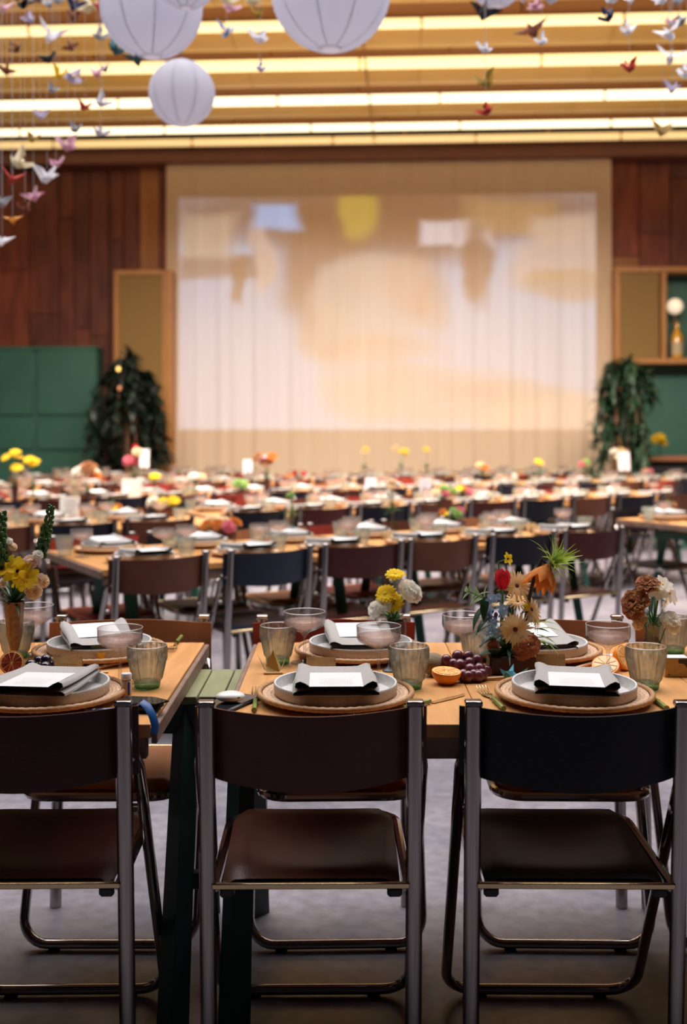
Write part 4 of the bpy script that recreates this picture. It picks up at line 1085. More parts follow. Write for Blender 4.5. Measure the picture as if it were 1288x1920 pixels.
def fl_trumpet(L_, pc, eye, n=6):
    b = MB()
    for k in range(n):
        b.X = RZ(2 * pi * k / n) @ T(0, L_ * .08, 0) @ RX(.35 + .2 * (k % 2)); b.petal(L_, L_ * .36, .2, -.5, 'round', 5, 4)
    b.X = Matrix(); b.mi = 1; b.lathe([(0, 0), (L_ * .10, .0), (L_ * .13, L_ * .25)], 10); return b.mesh('bloom', [pc, eye], 60)
def fl_bell(L_, pc):
    b = MB()
    for k in range(18):
        b.X = RZ(2 * pi * k / 9 + (k // 9) * .35) @ T(0, L_ * .10, -.004 * (k // 9)) @ RX(.72 + .22 * (k // 9)); b.petal(L_ * (1 - .1 * (k % 2)), L_ * .20, .35, .55, 'point', 6, 4)
    b.X = Matrix(); return b.mesh('bell', pc, 60)
def fl_tuft(L_, m, n=34, seed=4):
    b = MB(); r2 = random.Random(seed)
    for k in range(n):
        b.X = RZ(2.4 * k) @ RX(r2.uniform(.25, 1.45)); b.petal(L_ * r2.uniform(.6, 1.05), L_ * .065, .3, r2.uniform(-1.3, .2), 'blade', 6, 2)
    b.X = Matrix(); return b.mesh('bracts', m, 60)
def leaf_mesh(L_, W_, m, curl=-.6): return MB().petal(L_, W_, .25, curl, 'point', 6, 4).mesh('leaf', m, 60)
def spire_mesh(m, n=46, H_=.16):
    b = MB(); r2 = random.Random(8); pts = [(0.02 * sin(i * .45), 0, H_ * i / 8) for i in range(9)]; b.tube(pts, .0022, 5)
    for k in range(n):
        t = .15 + .85 * k / n; a = 2.4 * k; r_ = .012 * (1.15 - .6 * t); x = .02 * sin(t * 8 * .45)
        b.ell((x + r_ * cos(a), r_ * sin(a), H_ * t), .0065 * (1.25 - .6 * t), .0065 * (1.25 - .6 * t), .0085 * (1.2 - .5 * t), 6, 4)
    return b.mesh('spire', m)
def sprig_mesh(m, m2, n=9):
    b = MB(); r2 = random.Random(5)
    b.tube([(0, 0, 0), (.004, 0, .035), (.016, .0, .07)], [.002, .0018, .001], 5)
    for k in range(n):
        t = .25 + .75 * k / n; b.X = T(.016 * t * t, 0, .07 * t) @ RZ(2.4 * k) @ RX(r2.uniform(.1, .7)); b.petal(.034 * (1.1 - .4 * t), .006, .3, -.4, 'point', 4, 2)
    b.X = Matrix(); return b.mesh('sprig', m, 60)

def orient(d): return Vector(d).normalized().to_track_quat('Z', 'Y').to_euler()
def flower(root, name, me, pos, d, foot, stem=STEMG, sr=.0018, label=None, scale=None, spin=0.):
    """pos, foot: root-local; the stem becomes a piece of the flower"""
    q = Vector(d).normalized().to_track_quat('Z', 'Y').to_matrix().to_4x4() @ RZ(spin)
    o = part(name, me, root, pos, q.to_euler(), scale, label)
    if foot is not None:
        s = scale or 1.0
        M = Matrix.Translation(pos) @ q @ Matrix.Diagonal((s, s, s, 1)); inv = M.inverted(); p0 = Vector(pos) ; f = Vector(foot); dv = Vector(d).normalized()
        p1 = p0 - dv * min(.03, (p0 - f).length * .35); mid = p1.lerp(f, .5)
        part('stem', MB().tube([inv @ p0, inv @ p1, inv @ mid, inv @ f], sr / s, 6).mesh('stem', stem), o, label=None)
    return o
MUM = lambda: K('daisyY', lambda: fl_daisy(14, .027, .0050, PET['yellow'], PET['yellow'], layers=2, elev=-.02, eyer=.26))
GERB = lambda: K('gerb', lambda: fl_daisy(17, .036, .0029, PET['peach'], EYE, layers=2, eyer=.15, elev=.10))
CARN = lambda c, R_=.030: K(('carn', c, R_), lambda: fl_ruffle(R_, PET[c], 52, seed=hash(c) % 7))
RANU = lambda c, R_=.030: K(('ran', c, R_), lambda: fl_ruffle(R_, PET[c], 60, seed=3, open_=.85, shape='round', squash=.7))
TRUM = lambda c, L_=.028: K(('trum', c, L_), lambda: fl_trumpet(L_, PET[c], EYE if c == 'yellow' else EYEY))
STAR = lambda: K('star', lambda: fl_daisy(5, .0125, .0042, PET['blue'], PET['white'], layers=1, shape='point', eyer=.22))
COSM = lambda: K('cosm', lambda: fl_daisy(8, .030, .0100, PET['white'], EYEY, layers=1, shape='round', elev=.25, eyer=.18))
LEAFL = lambda m=LEAFD, L_=.07, W_=.011: K(('leaf', m.name, L_), lambda: leaf_mesh(L_, W_, m))

# -- arrangement of daisies and carnations in a burgundy bowl
Yv = 3.02; base = Vector(((737 - CX) / F * Yv, Yv, TZ))
t = thing('flower_arrangement', 'yellow daisies and white carnations in a small burgundy vase', 'flowers', base)
part('vase', MB().lathe([(0, 0), (.026, 0), (.034, .015), (.036, .045), (.033, .072), (.031, .072), (.033, .045), (0, .04)], 24).mesh('vase', CLAY), t, label='dark burgundy vase')
L3 = lambda px, py, dy=0.: atd(px, py, Yv + dy) - base
mouth = Vector((0, 0, .070))
for (px, py, d, s) in ((741, 1076, (-.05, -.35, 1), 1.0), (722, 1113, (-.45, -.75, .7), 1.05), (736, 1128, (.1, -1, .55), 1.1), (729, 1118, (-.2, -.2, 1), 1.0)):
    flower(t, 'yellow_daisy', MUM(), L3(px, py, rnd.uniform(-.02, .01)), d, mouth, scale=s)
flower(t, 'white_carnation', CARN('white'), L3(768, 1106), (.55, -.55, .45), mouth, scale=1.08); flower(t, 'white_carnation', CARN('white'), L3(781, 1112, .01), (.8, -.2, .2), mouth, scale=.85)
flower(t, 'white_carnation', CARN('white'), L3(703, 1142), (-.75, -.5, .35), mouth, scale=.85); flower(t, 'white_carnation', CARN('white'), L3(718, 1134, -.01), (-.3, -.7, .5), mouth, scale=.75)
for k in range(5): part('leaf', LEAFL(LEAF, .05, .008), t, mouth + Vector((.01 * cos(k * 1.3), .01 * sin(k * 1.3), 0)), (rnd.uniform(.5, 1.0), 0, k * 1.26))

# -- big arrangement in the dark wooden trough
Yv = 2.705; base = Vector(((958 - CX) / F * Yv, Yv, TZ)); L3 = lambda px, py, dy=0.: atd(px, py, Yv + dy) - base
t = thing('flower_arrangement', 'big mixed arrangement with red tulip, peach gerberas and crown imperial', 'flowers', base)
def trough():
    b = MB(); b.box((0, 0, .022), (.112, .07, .044), .004); b.box((0, 0, .043), (.10, .058, .004), .001); return b.mesh('trough', CLAY)
part('trough', trough(), t, label='dark burgundy trough')
mouth = lambda x=0, y=0: Vector((x, y, .042))
tul = K('tul', lambda: fl_tulip(.040, PET['red']))
q = L3(942, 1104); flower(t, 'red_tulip', tul, q, (0, -.05, 1), mouth(-.02), sr=.0032, scale=1.18, label='red tulip on a thick pale stem')
flower(t, 'gerbera', GERB(), L3(969, 1098, .01), (.25, -.9, .35), mouth(0, .01)); flower(t, 'gerbera', GERB(), L3(966, 1180, -.04), (-.12, -1, .12), mouth(.0, -.02), scale=1.1)
flower(t, 'gerbera', GERB(), L3(996, 1143, .0), (.75, -.55, .4), mouth(.02)); flower(t, 'gerbera', GERB(), L3(970, 1128, .02), (.1, -.5, .9), mouth(.01, .02), scale=.85)
flower(t, 'gerbera', GERB(), L3(1004, 1163, .03), (.9, -.35, .2), mouth(.02), scale=.8)
flower(t, 'narcissus', TRUM('yellow', .016), L3(951, 1048), (.6, -.7, .3), mouth(-.02, .01), label='small yellow narcissus'); flower(t, 'billy_button', K('bb', lambda: MB().ell((0, 0, 0), .0075, .0075, .007, 12, 8).mesh('bloom', PET['yellow'])), L3(987, 1137, -.02), (.2, -.8, .6), mouth(.01))
# crown imperial: orange bells under a lime tuft, on a dark stem
cp = L3(1026, 1062); ax = Vector((-.42, -.35, -.80)).normalized()
stem_pts = [mouth(.012), L3(984, 1170, .01), L3(993, 1118, .0), L3(1003, 1078, 0), cp + Vector((-.012, 0, .018)), cp]
ci = part('crown_imperial', MB().tube(stem_pts, .0045, 8).mesh('crown_stem', STEMD), t, label='orange crown imperial with dark stem and lime tuft')
part('bell', K('bell', lambda: fl_bell(.074, PET['orange'])), ci, cp, orient(ax))
part('bracts', K('tuft', lambda: fl_tuft(.074, LIME, 64)), ci, cp + Vector((.006, 0, .006)), orient((.85, -.1, .42)), 1.12, label='spiky lime green tuft')
# tweedia, leaves, carnation, greenery
r2 = random.Random(21)
for k in range(15):
    px, py = r2.uniform(910, 950), r2.uniform(1112, 1160)
    if k > 9: px, py = r2.uniform(918, 940), r2.uniform(1165, 1192)
    flower(t, 'blue_star_flower', STAR(), L3(px, py, r2.uniform(-.03, .01)), (r2.uniform(-.5, .3), -1, r2.uniform(-.2, .6)), mouth(-.03) if k % 3 == 0 else None, sr=.0012, spin=k)
for k in range(9): part('bud', K('bud', lambda: MB().ell((0, 0, 0), .005, .005, .007, 8, 6).mesh('bud', PET['violet'])), t, L3(r2.uniform(918, 946), r2.uniform(1140, 1215), r2.uniform(-.02, .02)))
for (px, py, d, s) in ((905, 1140, (-.6, -.3, -.7), 1.0), (912, 1120, (-.3, -.5, -.9), 1.0), (920, 1155, (-.8, -.4, -.5), 1.0), (922, 1170, (-.9, -.4, -.2), 1.05), (930, 1190, (-1, -.4, -.3), .9), (935, 1195, (-1, -.3, -.1), 1.0),
                       (925, 1112, (-.9, -.3, .2), .7), (945, 1108, (-.3, -.4, .2), .6), (1010, 1205, (.9, -.4, .1), .8), (1000, 1180, (.9, -.5, .2), .7), (960, 1215, (-.3, -.9, .0), .8), (950, 1222, (-.9, -.6, -.1), .9), (928, 1222, (-1, -.4, .1), 1.0)):
    e = Vector(d).normalized().to_track_quat('Y', 'Z').to_euler(); part('leaf', LEAFL(LEAFD, .062, .0115), t, L3(px, py, -.01), e, s)
for (px, py, d) in ((1004, 1168, (.9, -.3, .25)), (1012, 1178, (1, -.2, .15)), (1006, 1190, (.8, -.4, -.1)), (1000, 1196, (.9, -.5, -.3)), (1015, 1200, (.9, -.4, -.4)), (995, 1172, (.6, -.3, .5))):
    e = Vector(d).normalized().to_track_quat('Y', 'Z').to_euler(); part('leaf', LEAFL(LIME, .058, .006), t, L3(px, py, -.01), e, label='lime green leaf')
part('sprig', K('sprig', lambda: sprig_mesh(LEAFP, LEAF, 12)), t, L3(922, 1128), orient((-.9, -.15, .42)), 1.1, label='pale fuzzy sprig')
flower(t, 'salmon_carnation', CARN('salmon'), L3(990, 1208, -.03), (.25, -.9, .3), None, scale=1.05); flower(t, 'salmon_carnation', CARN('salmon'), L3(978, 1222, -.035), (-.2, -1, -.1), None, scale=.8)
flower(t, 'dusty_rose', CARN('salmon'), L3(925, 1212, -.02), (-.5, -.8, .2), None, scale=.55)
for k in range(10): part('foliage_leaf', LEAFL(LEAFD, .062, .0115), t, Vector((rnd.uniform(-.05, .05), rnd.uniform(-.02, .02), .042)), (rnd.uniform(.2, 1.3), 0, rnd.uniform(0, 6.28)), .9)
part('core_foliage', K('corefol', lambda: fl_tuft(.095, LEAFD, 60, 9)), t, Vector((-.005, 0, .045)), (0, 0, 0))

# -- ranunculus and cosmos in a clear bud vase
Yv = 2.86; base = Vector(((1222 - CX) / F * Yv, Yv, TZ)); L3 = lambda px, py, dy=0.: atd(px, py, Yv + dy) - base
VASEGL = glassmat('vase_glass', (.93, .96, .93), (.40, .46, .40), gl=.05)
t = thing('flower_arrangement', 'rust ranunculus and white cosmos in a clear bud vase', 'flowers', base)
part('bud_vase', MB().lathe([(0, 0), (.026, 0), (.030, .008), (.030, .030), (.017, .052), (.019, .075), (.027, .098), (.0255, .098), (.0175, .075), (.0155, .052), (.027, .028), (0, .008)], 24).mesh('bud_vase', VASEGL), t)
m0 = Vector((0, 0, .05))
flower(t, 'rust_ranunculus', RANU('rust', .036), L3(1190, 1130), (-.6, -.6, .45), m0, scale=1.12); flower(t, 'rust_ranunculus', RANU('rust', .036), L3(1213, 1094), (-.2, -.5, .8), m0, scale=.85)
flower(t, 'rust_ranunculus', RANU('rust', .036), L3(1186, 1144, .01), (-.5, -.7, -.2), m0, scale=.8)
for (px, py, d, s) in ((1243, 1096, (.2, -.6, .7), .85), (1255, 1112, (.7, -.6, .3), 1.0), (1233, 1106, (-.2, -.7, .5), .95), (1248, 1128, (.6, -.5, -.4), .75)): flower(t, 'white_cosmos', COSM(), L3(px, py), d, m0, scale=s)
part('greenery', K('green2', lambda: fl_tuft(.06, LEAF, 50, 12)), t, Vector((.004, 0, .085)), (0, 0, 0))
flower(t, 'white_rose', CARN('white'), L3(1258, 1162, -.02), (.2, -.7, .6), Vector((.02, 0, .04)), scale=.9); flower(t, 'white_rose', CARN('white'), L3(1264, 1174, -.02), (.4, -.8, .2), None, scale=.65)
flower(t, 'cream_freesia', CARN('cream'), L3(1196, 1170, -.01), (-.4, -.7, .2), None, scale=.5); flower(t, 'cream_freesia', CARN('cream'), L3(1206, 1160, -.01), (-.5, -.7, .2), m0, scale=.4)

# -- tall amber flute with yellow and white flowers
Yv = 2.80; base = Vector(((27 - CX) / F * Yv, Yv, TZ)); L3 = lambda px, py, dy=0.: atd(px, py, Yv + dy) - base
t = thing('flower_arrangement', 'yellow and white bouquet with green spires in a tall amber flute', 'flowers', base)
part('flute_vase', MB().lathe([(0, 0), (.030, 0), (.030, .003), (.008, .010), (.006, .028), (.012, .040), (.020, .075), (.0255, .150), (.0265, .158), (.0245, .158), (.019, .080), (0, .05)], 10, ).mesh('flute_vase', AMBER, 20), t, label='faceted amber metal flute')
m0 = Vector((0, 0, .150))
for (px, py, d, s) in ((34, 1072, (.1, -.9, .3), 1.3), (52, 1082, (.6, -.8, .1), 1.05), (16, 1062, (-.3, -.7, .6), 1.1), (5, 1066, (-.5, -.8, .2), .9), (40, 1090, (.3, -.8, -.3), .9)): flower(t, 'yellow_freesia', TRUM('yellow'), L3(px, py, -.02), d, m0, scale=s)
for (px, py, d, s, c) in ((57, 1053, (.2, -.8, .5), .62, 'blush'), (52, 1062, (.1, -.9, .1), .5, 'blush'), (65, 1110, (.5, -.8, -.2), .68, 'cream'), (57, 1108, (.2, -.9, -.2), .5, 'cream'), (84, 1090, (.9, -.4, 0), .55, 'cream'), (78, 1084, (.8, -.5, .2), .42, 'blush'), (71, 1040, (.4, -.7, .5), .45, 'white'), (14, 1015, (-.2, -.5, .9), .45, 'white'), (24, 1024, (.5, -.4, .6), .42, 'cream'), (6, 1092, (-.3, -.9, 0), .4, 'white')):
    flower(t, 'stock_blossom', CARN(c), L3(px, py, -.01), d, m0, scale=s)
part('green_spire', K('spire', lambda: spire_mesh(LEAF)), t, L3(66, 1062), orient((.28, 0, 1)), 1.0); part('green_spire', K('spire', lambda: spire_mesh(LEAF)), t, L3(10, 1090), orient((-.05, 0, 1)), 1.1)
part('greenery', K('green3', lambda: fl_tuft(.085, LEAFD, 60, 15)), t, Vector((0, 0, .150)), (0, 0, 0))

# ------------------------------------------------------------------ diagonal table rows behind
TA = R(30); UU = Vector((cos(TA), sin(TA), 0)); NN = Vector((-sin(TA), cos(TA), 0))
def UN(u, n): return UU * u + NN * n
DEPB = .87
TABS = []
def snap(p):
    best = None
    for k in range(-60, 61):
        q = p * (1 + k * .005); u, n = q.dot(UU), q.dot(NN)
        for (a, b, n0, n1) in TABS:
            if a + .09 < u < b - .09 and n0 + .09 < n < n1 - .09 and (best is None or abs(k) < abs(best[0])): best = (k, q)
    q = best[1] if best else p
    return Vector((q.x, q.y, TZ))
def row(word, near, segs, u_list, cols_near, cols_far, lo, far_chairs=True, both=True):
    for i, (a, b, dn) in enumerate(segs):
        p = UN(b, near + dn + DEPB)
        if p.y > 15.3: continue
        TABS.append((a, b, near + dn, near + dn + DEPB)); p = UN(a, near + dn); table('wooden table on green trestles, %s along the %s diagonal row' % (ORD[i], word), (p.x, p.y), TA, b - a, DEPB, 'tables of the %s row' % word)
    def dn_at(u):
        for (a, b, dn) in segs:
            if a - .1 <= u <= b + .1: return dn if UN(b, near + dn + DEPB).y <= 15.3 else None
        return None
    vis = []
    for u in u_list:
        p = UN(u, near + (dn_at(u) or 0)); px = CX + F * p.x / p.y
        if -140 < px < 1430 and dn_at(u) is not None: vis.append(u)
    for i, u in enumerate(vis):
        dn = dn_at(u); o = ORD[i]
        for sd, cols in ((0, cols_near), (1, cols_far)):
            side = ('near', 'far')[sd]; c = cols[i % len(cols)]
            n_ch = near + dn - .05 if sd == 0 else near + dn + DEPB + .05
            p = UN(u + rnd.uniform(-.02, .02), n_ch)
            if p.y < 15.2:
                chair(p.x, p.y, TA + (pi if sd else 0) + rnd.uniform(-.06, .06), c, '%s leather folding chair, %s along the %s side of the %s table row' % (c, o, side, word), 'chairs of the %s row' % word, du=.34, far=lo)
            n_pl = near + dn + (.19 if sd == 0 else DEPB - .19); p = UN(u + rnd.uniform(-.015, .015), n_pl); tail = '%s along the %s side of the %s row' % (o, side, word)
            rz = TA + (pi if sd else 0) + rnd.uniform(-.1, .1)
            add_plate(p.x, p.y, rz, tail, word + ' row', lo=True, v=i % 2)
            sg = 1 if sd == 0 else -1
            p = UN(u + sg * rnd.uniform(.15, .20), near + dn + DEPB / 2 - sg * rnd.uniform(.02, .08)); add_coupe(p.x, p.y, 'coupe of pink wine, ' + tail, 'coupes of the %s row' % word, True)
            p = UN(u + sg * rnd.uniform(.20, .24), near + dn + DEPB / 2 - sg * rnd.uniform(.16, .20)); add_tumbler(p.x, p.y, 'pale green tumbler, ' + tail, 'tumblers of the %s row' % word, True)
            p = UN(u - sg * .02, near + dn + DEPB / 2 - sg * rnd.uniform(.03, .05)); add_card(p.x, p.y, rz, 'kraft name card, ' + tail, 'name cards of the %s row' % word, border=False)
st = .49
row('second', 4.56, [(1.46, 2.93, 0), (2.98, 4.45, .02), (5.27, 6.74, .06)], [1.71 + st * i for i in range(6)] + [5.52 + st * i for i in range(3)],
    ['brown', 'navy', 'oxblood', 'brown', 'black', 'oxblood', 'red', 'black', 'brown'], ['red', 'black', 'tan', 'red', 'brown', 'tan', 'black', 'red', 'tan'], False)
row('third', 6.40, [(1.0, 2.9, 0), (3.0, 4.5, .42), (4.55, 6.05, .42), (6.1, 7.6, .42)], [1.42 + st * i for i in range(3)] + [3.25 + st * i for i in range(9)],
    ['brown', 'black', 'brown', 'black', 'oxblood', 'black', 'brown', 'oxblood', 'black'], ['red', 'brown', 'tan', 'black', 'red', 'brown'], True)
row('fourth', 8.75, [(1.7 + 1.52 * i, 3.2 + 1.52 * i, .02 * (i % 2)) for i in range(6)], [1.95 + .505 * i for i in range(18)],
    ['black', 'oxblood', 'black', 'brown', 'red'], ['brown', 'red', 'black', 'tan'], True)
row('fifth', 10.80, [(2.3 + 1.52 * i, 3.8 + 1.52 * i, .02 * (i % 2)) for i in range(6)], [2.55 + .505 * i for i in range(18)],
    ['red', 'brown', 'oxblood', 'red', 'brown', 'black'], ['brown', 'red', 'tan'], True)
row('sixth', 12.75, [(3.2 + 1.52 * i, 4.7 + 1.52 * i, 0) for i in range(2)], [3.45 + .505 * i for i in range(6)], ['brown', 'red'], ['brown', 'tan'], True)

# centrepieces on the rows behind
def put(px, py_base, n_=None, z=TZ): return onz(px, py_base, z)
VJAR = glassmat('jar_glass', (.86, .90, .86), (.4, .45, .4), gl=.06)
def small_vase(kind):
    if kind == 'bud': return MB().lathe([(0, 0), (.025, 0), (.028, .05), (.012, .09), (.016, .13), (.014, .13), (.010, .09), (0, .06)], 14).mesh('bud_vase', VJAR)
    if kind == 'dark': return MB().lathe([(0, 0), (.028, 0), (.022, .06), (.030, .15), (.027, .15), (0, .10)], 14).mesh('dark_vase', CLAY)
    return MB().lathe([(0, 0), (.06, 0), (.075, .03), (.07, .06), (.066, .06), (0, .04)], 16).mesh('bowl', CLAY)
def centre(px, pyb, kind, blooms, label, h=.18, spread=.05, green=True, s=1.0):
    p = onz(px, pyb, TZ); p.z = 0; p = snap(p); t = thing('flower_arrangement', label, 'flowers', p, 0, None)
    mv = {'bud': .12, 'dark': .14, 'bowl': .05}[kind]; part({'bud': 'bud_vase', 'dark': 'dark_vase', 'bowl': 'bowl'}[kind], K(('sv', kind), lambda: small_vase(kind)), t)
    r2 = random.Random(int(px * 7 + pyb))
    for i, (nm, me, col_) in enumerate(blooms):
        a = 2.4 * i + px; rr = spread * (i / max(1, len(blooms))) ** .5 if i else 0
        q = Vector((rr * cos(a), rr * sin(a) * .8, mv + h * r2.uniform(.55, 1.0)))
        flower(t, nm, me, q, (q.x * 6, q.y * 6 - .35, .8), Vector((0, 0, mv)), scale=s * r2.uniform(.9, 1.1))
    if green: part('greenery', K(('grn', kind), lambda: fl_tuft(.09 if kind != 'bowl' else .11, LEAF, 26, 17)), t, (0, 0, mv))
yel = lambda: ('yellow_daisy', MUM(), None); wh = lambda: ('white_carnation', CARN('white'), None); pk = lambda: ('pink_carnation', CARN('pink'), None)
cr = lambda: ('cream_carnation', CARN('cream'), None); og = lambda: ('orange_ranunculus', RANU('orange', .03), None); rd = lambda: ('red_tulip', tul, None)
pe = lambda: ('peach_gerbera', GERB(), None); gr = lambda: ('green_carnation', CARN('green'), None); bl = lambda: ('blue_star_flower', STAR(), None); sa = lambda: ('salmon_carnation', CARN('salmon'), None)
ru = lambda: ('rust_ranunculus', RANU('rust', .036), None)
# (x, base y, vase, blooms, label, height, spread, size)
for e in ((418, 1003, 'bowl', [cr(), pk(), cr(), og(), og(), cr(), pk(), cr(), og()], 'low bowl of cream, pink and orange flowers on the second table row', .07, .10, 1.25),
          (548, 988, 'bud', [wh(), gr()], 'bud vase with one white and one green bloom on the second row', .14, .02, .7),
          (735, 992, 'bud', [wh(), wh(), cr(), wh()], 'tall white flowers in a bud vase along the second row', .18, .04, .9),
          (850, 985, 'bowl', [gr(), bl(), pk(), yel(), gr(), bl(), og()], 'low bowl of green, blue and pink flowers on the second row', .07, .08, .9),
          (28, 958, 'dark', [yel(), yel(), yel(), yel()], 'tall yellow daisies in a dark vase before the green door', .28, .09, 1.7),
          (62, 955, 'bud', [yel(), yel(), yel()], 'tall yellow daisies in a glass bud vase before the green door', .36, .05, 1.7),
          (50, 975, 'bowl', [rd(), og(), sa()], 'low bowl of red and orange flowers at the start of the third row', .03, .05, 1.0),
          (165, 940, 'bowl', [wh(), wh(), og(), wh(), ru(), wh(), wh()], 'round bunch of white flowers topped with orange on the third row', .24, .10, 1.9),
          (210, 968, 'bowl', [og(), yel(), og(), ru()], 'low bowl of golden flowers behind the second row', .03, .08, 1.2),
          (252, 925, 'dark', [pk(), pk(), cr(), rd(), pk()], 'pink flowers and red amaryllis in a tall vase by the dark plant', .30, .08, 1.7),
          (290, 930, 'bud', [yel()], 'single round yellow bloom on the fourth row', .10, .02, 2.0),
          (310, 955, 'bowl', [yel(), yel(), yel(), wh(), yel()], 'low bowl of yellow and white flowers on the third row', .07, .12, 1.6),
          (366, 945, 'bud', [wh(), wh(), cr()], 'white flowers in a bud vase on the third row', .12, .07, 1.3),
          (455, 938, 'bowl', [gr(), gr(), og(), gr()], 'low bowl of pale green flowers on the third row', .08, .06, 1.5),
          (500, 930, 'dark', [ru(), og(), pk(), bl(), og(), ru()], 'tall dark vase of orange and pink flowers before the curtain', .26, .09, 1.5),
          (552, 905, 'bowl', [rd(), rd(), og(), rd()], 'low red flowers before the curtain', .03, .10, 1.8),
          (683, 895, 'bud', [pe(), yel()], 'peach gerbera in a bud vase before the curtain', .28, .04, 1.4),
          (752, 892, 'bud', [yel(), yel(), pe(), yel()], 'flat topped yellow flowers before the curtain', .26, .12, 1.6),
          (800, 895, 'bud', [yel(), yel()], 'yellow flowers behind the tall menu sign', .24, .03, 1.4),
          (832, 952, 'bowl', [gr(), pk(), gr(), cr(), gr()], 'low bowl of green flowers with a pink bloom on the third row', .10, .09, 1.2),
          (868, 945, 'bowl', [og(), bl(), pk(), gr(), yel()], 'low bowl of orange, blue and pink flowers beside the green bowl', .08, .08, 1.1),
          (905, 902, 'bud', [og(), pe(), og()], 'small orange bunch in a bud vase on the fourth row', .12, .06, 1.4),
          (1012, 912, 'bud', [yel(), yel()], 'bright yellow blooms in a bud vase on the fourth row', .20, .03, 1.5),
          (1098, 908, 'bud', [gr(), gr(), pk()], 'pale green blooms in a bud vase on the fourth row', .16, .05, 1.3),
          (1160, 898, 'bud', [wh(), pe(), wh(), yel(), cr()], 'white and peach flowers before the potted tree', .24, .10, 1.6),
          (1210, 900, 'bowl', [sa(), pk(), bl(), sa()], 'low bowl of salmon flowers near the bar', .06, .12, 1.4),
          (640, 912, 'bowl', [ru(), cr(), sa()], 'low bowl of rust flowers on the fourth row', .05, .10, 1.3),
          (950, 905, 'bowl', [sa(), cr(), wh()], 'low bowl of salmon and white flowers on the fourth row', .05, .10, 1.3),
          (1255, 962, 'bowl', [ru(), og(), sa()], 'low bowl of rust flowers on the table by the frame edge', .04, .06, 1.1)):
    centre(e[0], e[1], e[2], e[3], e[4], e[5], e[6], True, e[7])
p = W3(onwall(1236, 850, -.95)[0], -.95, BARZ)
t = thing('flower_arrangement', 'yellow flowers in a small jar on the bar counter', 'flowers', p)
part('jar', K(('sv', 'bud'), lambda: small_vase('bud')), t)
for k in range(5): flower(t, 'yellow_daisy', MUM(), Vector((.06 * cos(k * 2.4), .05 * sin(k * 2.4), .20 + .03 * (k % 3))), (cos(k * 2.4) * .5, -.6, .6), Vector((0, 0, .12)), scale=2.6)

# signs and cards on stands
SIGN = mat('sign_cream', (.80, .77, .70), .7); SIGNL = mat('sign_lavender', (.58, .56, .62), .7); SIGNINK = mat('sign_ink', (.40, .41, .47), .8)
def sign(px, pyb, w_, h_, label, m=SIGN, lift=.0, rz=0., lines=5, tilt=.1):
    p = onz(px, pyb, TZ); p.z = 0; p = snap(p); t = thing('table_sign', label, 'sign', p, rz, None)
    part('card', MB().box((0, 0, lift + h_ / 2), (w_, .004, h_), .001).mesh('card', m), t, rot=(-tilt, 0, 0))
    b = MB(); r2 = random.Random(int(px))
    for l in range(lines):
        z = lift + h_ * (.82 - .62 * l / max(1, lines - 1)); b.box((r2.uniform(-.01, .01), -.0026, z), (w_ * r2.uniform(.45, .7), .0008, h_ * .05))
    part('printed_lines', b.mesh('printed_lines', SIGNINK), t, rot=(-tilt, 0, 0))
    part('stand', MB().tube([(0, .012, 0), (0, .006, lift + h_ * .4)], .005, 6).box((0, .01, .004), (.07, .05, .008), .002).mesh('stand', DARKSTICK), t)
sign(130, 960, .13, .155, 'cream printed sign standing on the third row before the white flowers')
sign(797, 930, .09, .17, 'lavender grey menu sign standing before the curtain', SIGNL, .02)
sign(464, 905, .10, .17, 'small grey sign on a stand before the curtain', SIGNL, .09)
sign(270, 905, .10, .20, 'white blank card on a tall stand by the dark plant', mat('sign_white', (.75, .70, .72), .7), .18, lines=0)
sign(246, 935, .16, .18, 'cream flower box sign under the red amaryllis', SIGN, .0, lines=0)
sign(1172, 893, .15, .22, 'white tilted card before the potted tree', mat('sign_white', (.75, .70, .72), .7), .12, .3, lines=0)
sign(695, 925, .10, .12, 'pale sign on the fourth row', SIGNL, .02)

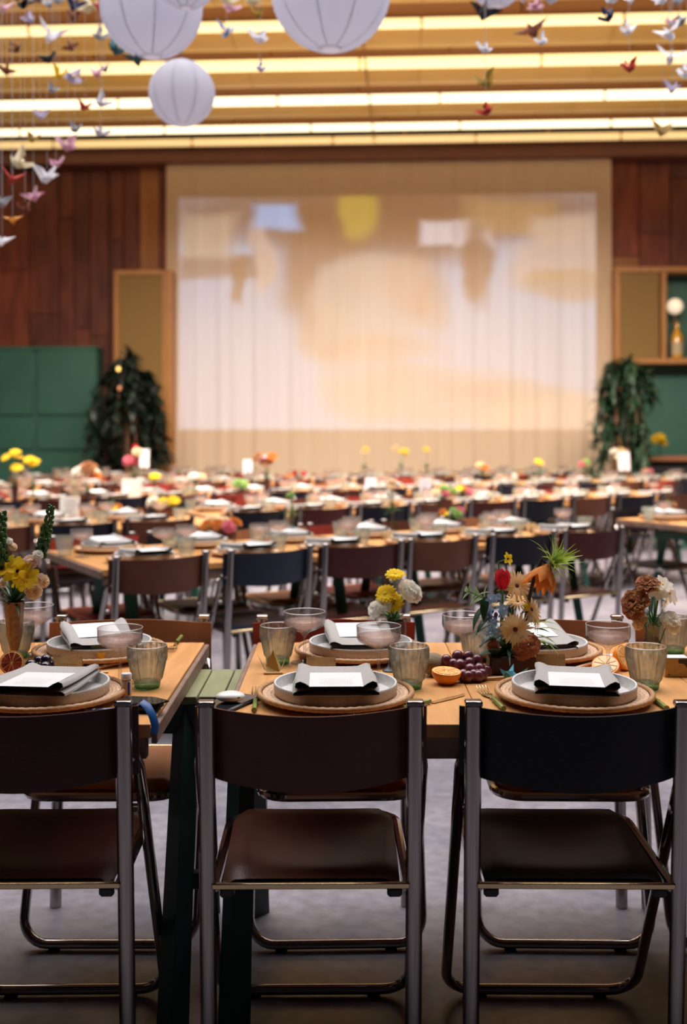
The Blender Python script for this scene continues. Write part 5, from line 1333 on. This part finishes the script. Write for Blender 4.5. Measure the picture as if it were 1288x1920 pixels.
# ------------------------------------------------------------------ plants by the end wall
def plant(label, px, pyc_top, Y, spread, hgt, m, seed, trunks=2, droop=1.0, n=420, lw=.018, ll=.16):
    r2 = random.Random(seed); top = atd(px, pyc_top, Y); H_ = top.z
    t = thing('potted_tree', label, 'plant', (top.x, top.y, 0))
    part('pot', MB().lathe([(0, 0), (.17, 0), (.23, .40), (.245, .42), (.21, .42), (.20, .38), (0, .36)], 20).mesh('pot', mat('pot_terracotta', (.30, .13, .08), .7)), t)
    BARK = mat('bark', (.20, .10, .055), .8)
    for k in range(trunks):
        a = 2.1 * k; part('trunk', MB().tube([(.05 * cos(a), .05 * sin(a), .36), (.09 * cos(a + .5), .09 * sin(a + .5), H_ * .45), (.10 * cos(a), .1 * sin(a), H_ * .8)], [.03, .025, .015], 7).mesh('trunk', BARK), t)
    b = MB(); nb = 26
    for k in range(nb):
        a = 2 * pi * r2.random(); z0 = H_ * r2.uniform(.55, .92); R_ = spread * r2.uniform(.35, 1.0); dz = -hgt * r2.uniform(.1, 1.0) * droop
        P0 = Vector((.08 * cos(a), .08 * sin(a), z0)); P1 = Vector((R_ * .7 * cos(a), R_ * .7 * sin(a), min(H_, z0 + .22))); P2 = Vector((R_ * cos(a), R_ * sin(a), max(.45, z0 + dz)))
        def bz(s): return P0 * (1 - s) ** 2 + P1 * 2 * s * (1 - s) + P2 * s * s
        b.mi = 1; b.tube([bz(i / 5) for i in range(6)], .006, 4); b.mi = 0
        for j in range(n // nb):
            s = r2.uniform(.2, 1); q = bz(s); d = Vector((r2.uniform(-1, 1), r2.uniform(-1, 1), r2.uniform(-1.5, .3))).normalized()
            b.X = Matrix.Translation(q) @ d.to_track_quat('Y', 'Z').to_matrix().to_4x4(); b.petal(ll * r2.uniform(.6, 1.1), lw, .2, -.4, 'point', 3, 2); b.X = Matrix()
    o = part('foliage', b.mesh('foliage', [m, BARK], 60), t); o['kind'] = 'stuff'
PLD = mat('plant_dark', (.005, .012, .007), .5, col2=(.008, .020, .011), nscale=8); PLG = mat('plant_green', (.013, .040, .018), .5, col2=(.022, .060, .026), nscale=8)
plant('dark weeping plant beside the green door', 242, 636, 15.0, .58, 1.7, PLD, 3, n=2600, lw=.036, ll=.21, trunks=3)
plant('leafy green potted tree in front of the oak wall cabinet', 1168, 648, 13.9, .50, 1.2, PLG, 8, n=1700, lw=.024, ll=.22)
# two little bulbs glowing among the dark leaves
BULB = mat('bulb_warm', (.9, .6, .2), .4, emit=(1, .55, .14), estr=2.2); BULBD = mat('bulb_dim', (.6, .3, .15), .4, emit=(.6, .2, .08), estr=.5)
for (px, py, m_, lb) in ((222, 692, BULB, 'bright little warm bulb in front of the dark weeping plant'), (224, 728, BULBD, 'dim reddish bulb below the bright one in the dark plant')):
    p = atd(px, py, 14.35); t = thing('fairy_bulb', lb, 'lamp', p)
    part('bulb', MB().ell((0, 0, 0), .024, .024, .03, 10, 8).mesh('bulb', m_), t); part('wire', MB().tube([(0, 0, .03), (.02, .3, .25), (.0, .55, .3)], .004, 5).mesh('wire', WIRE), t)
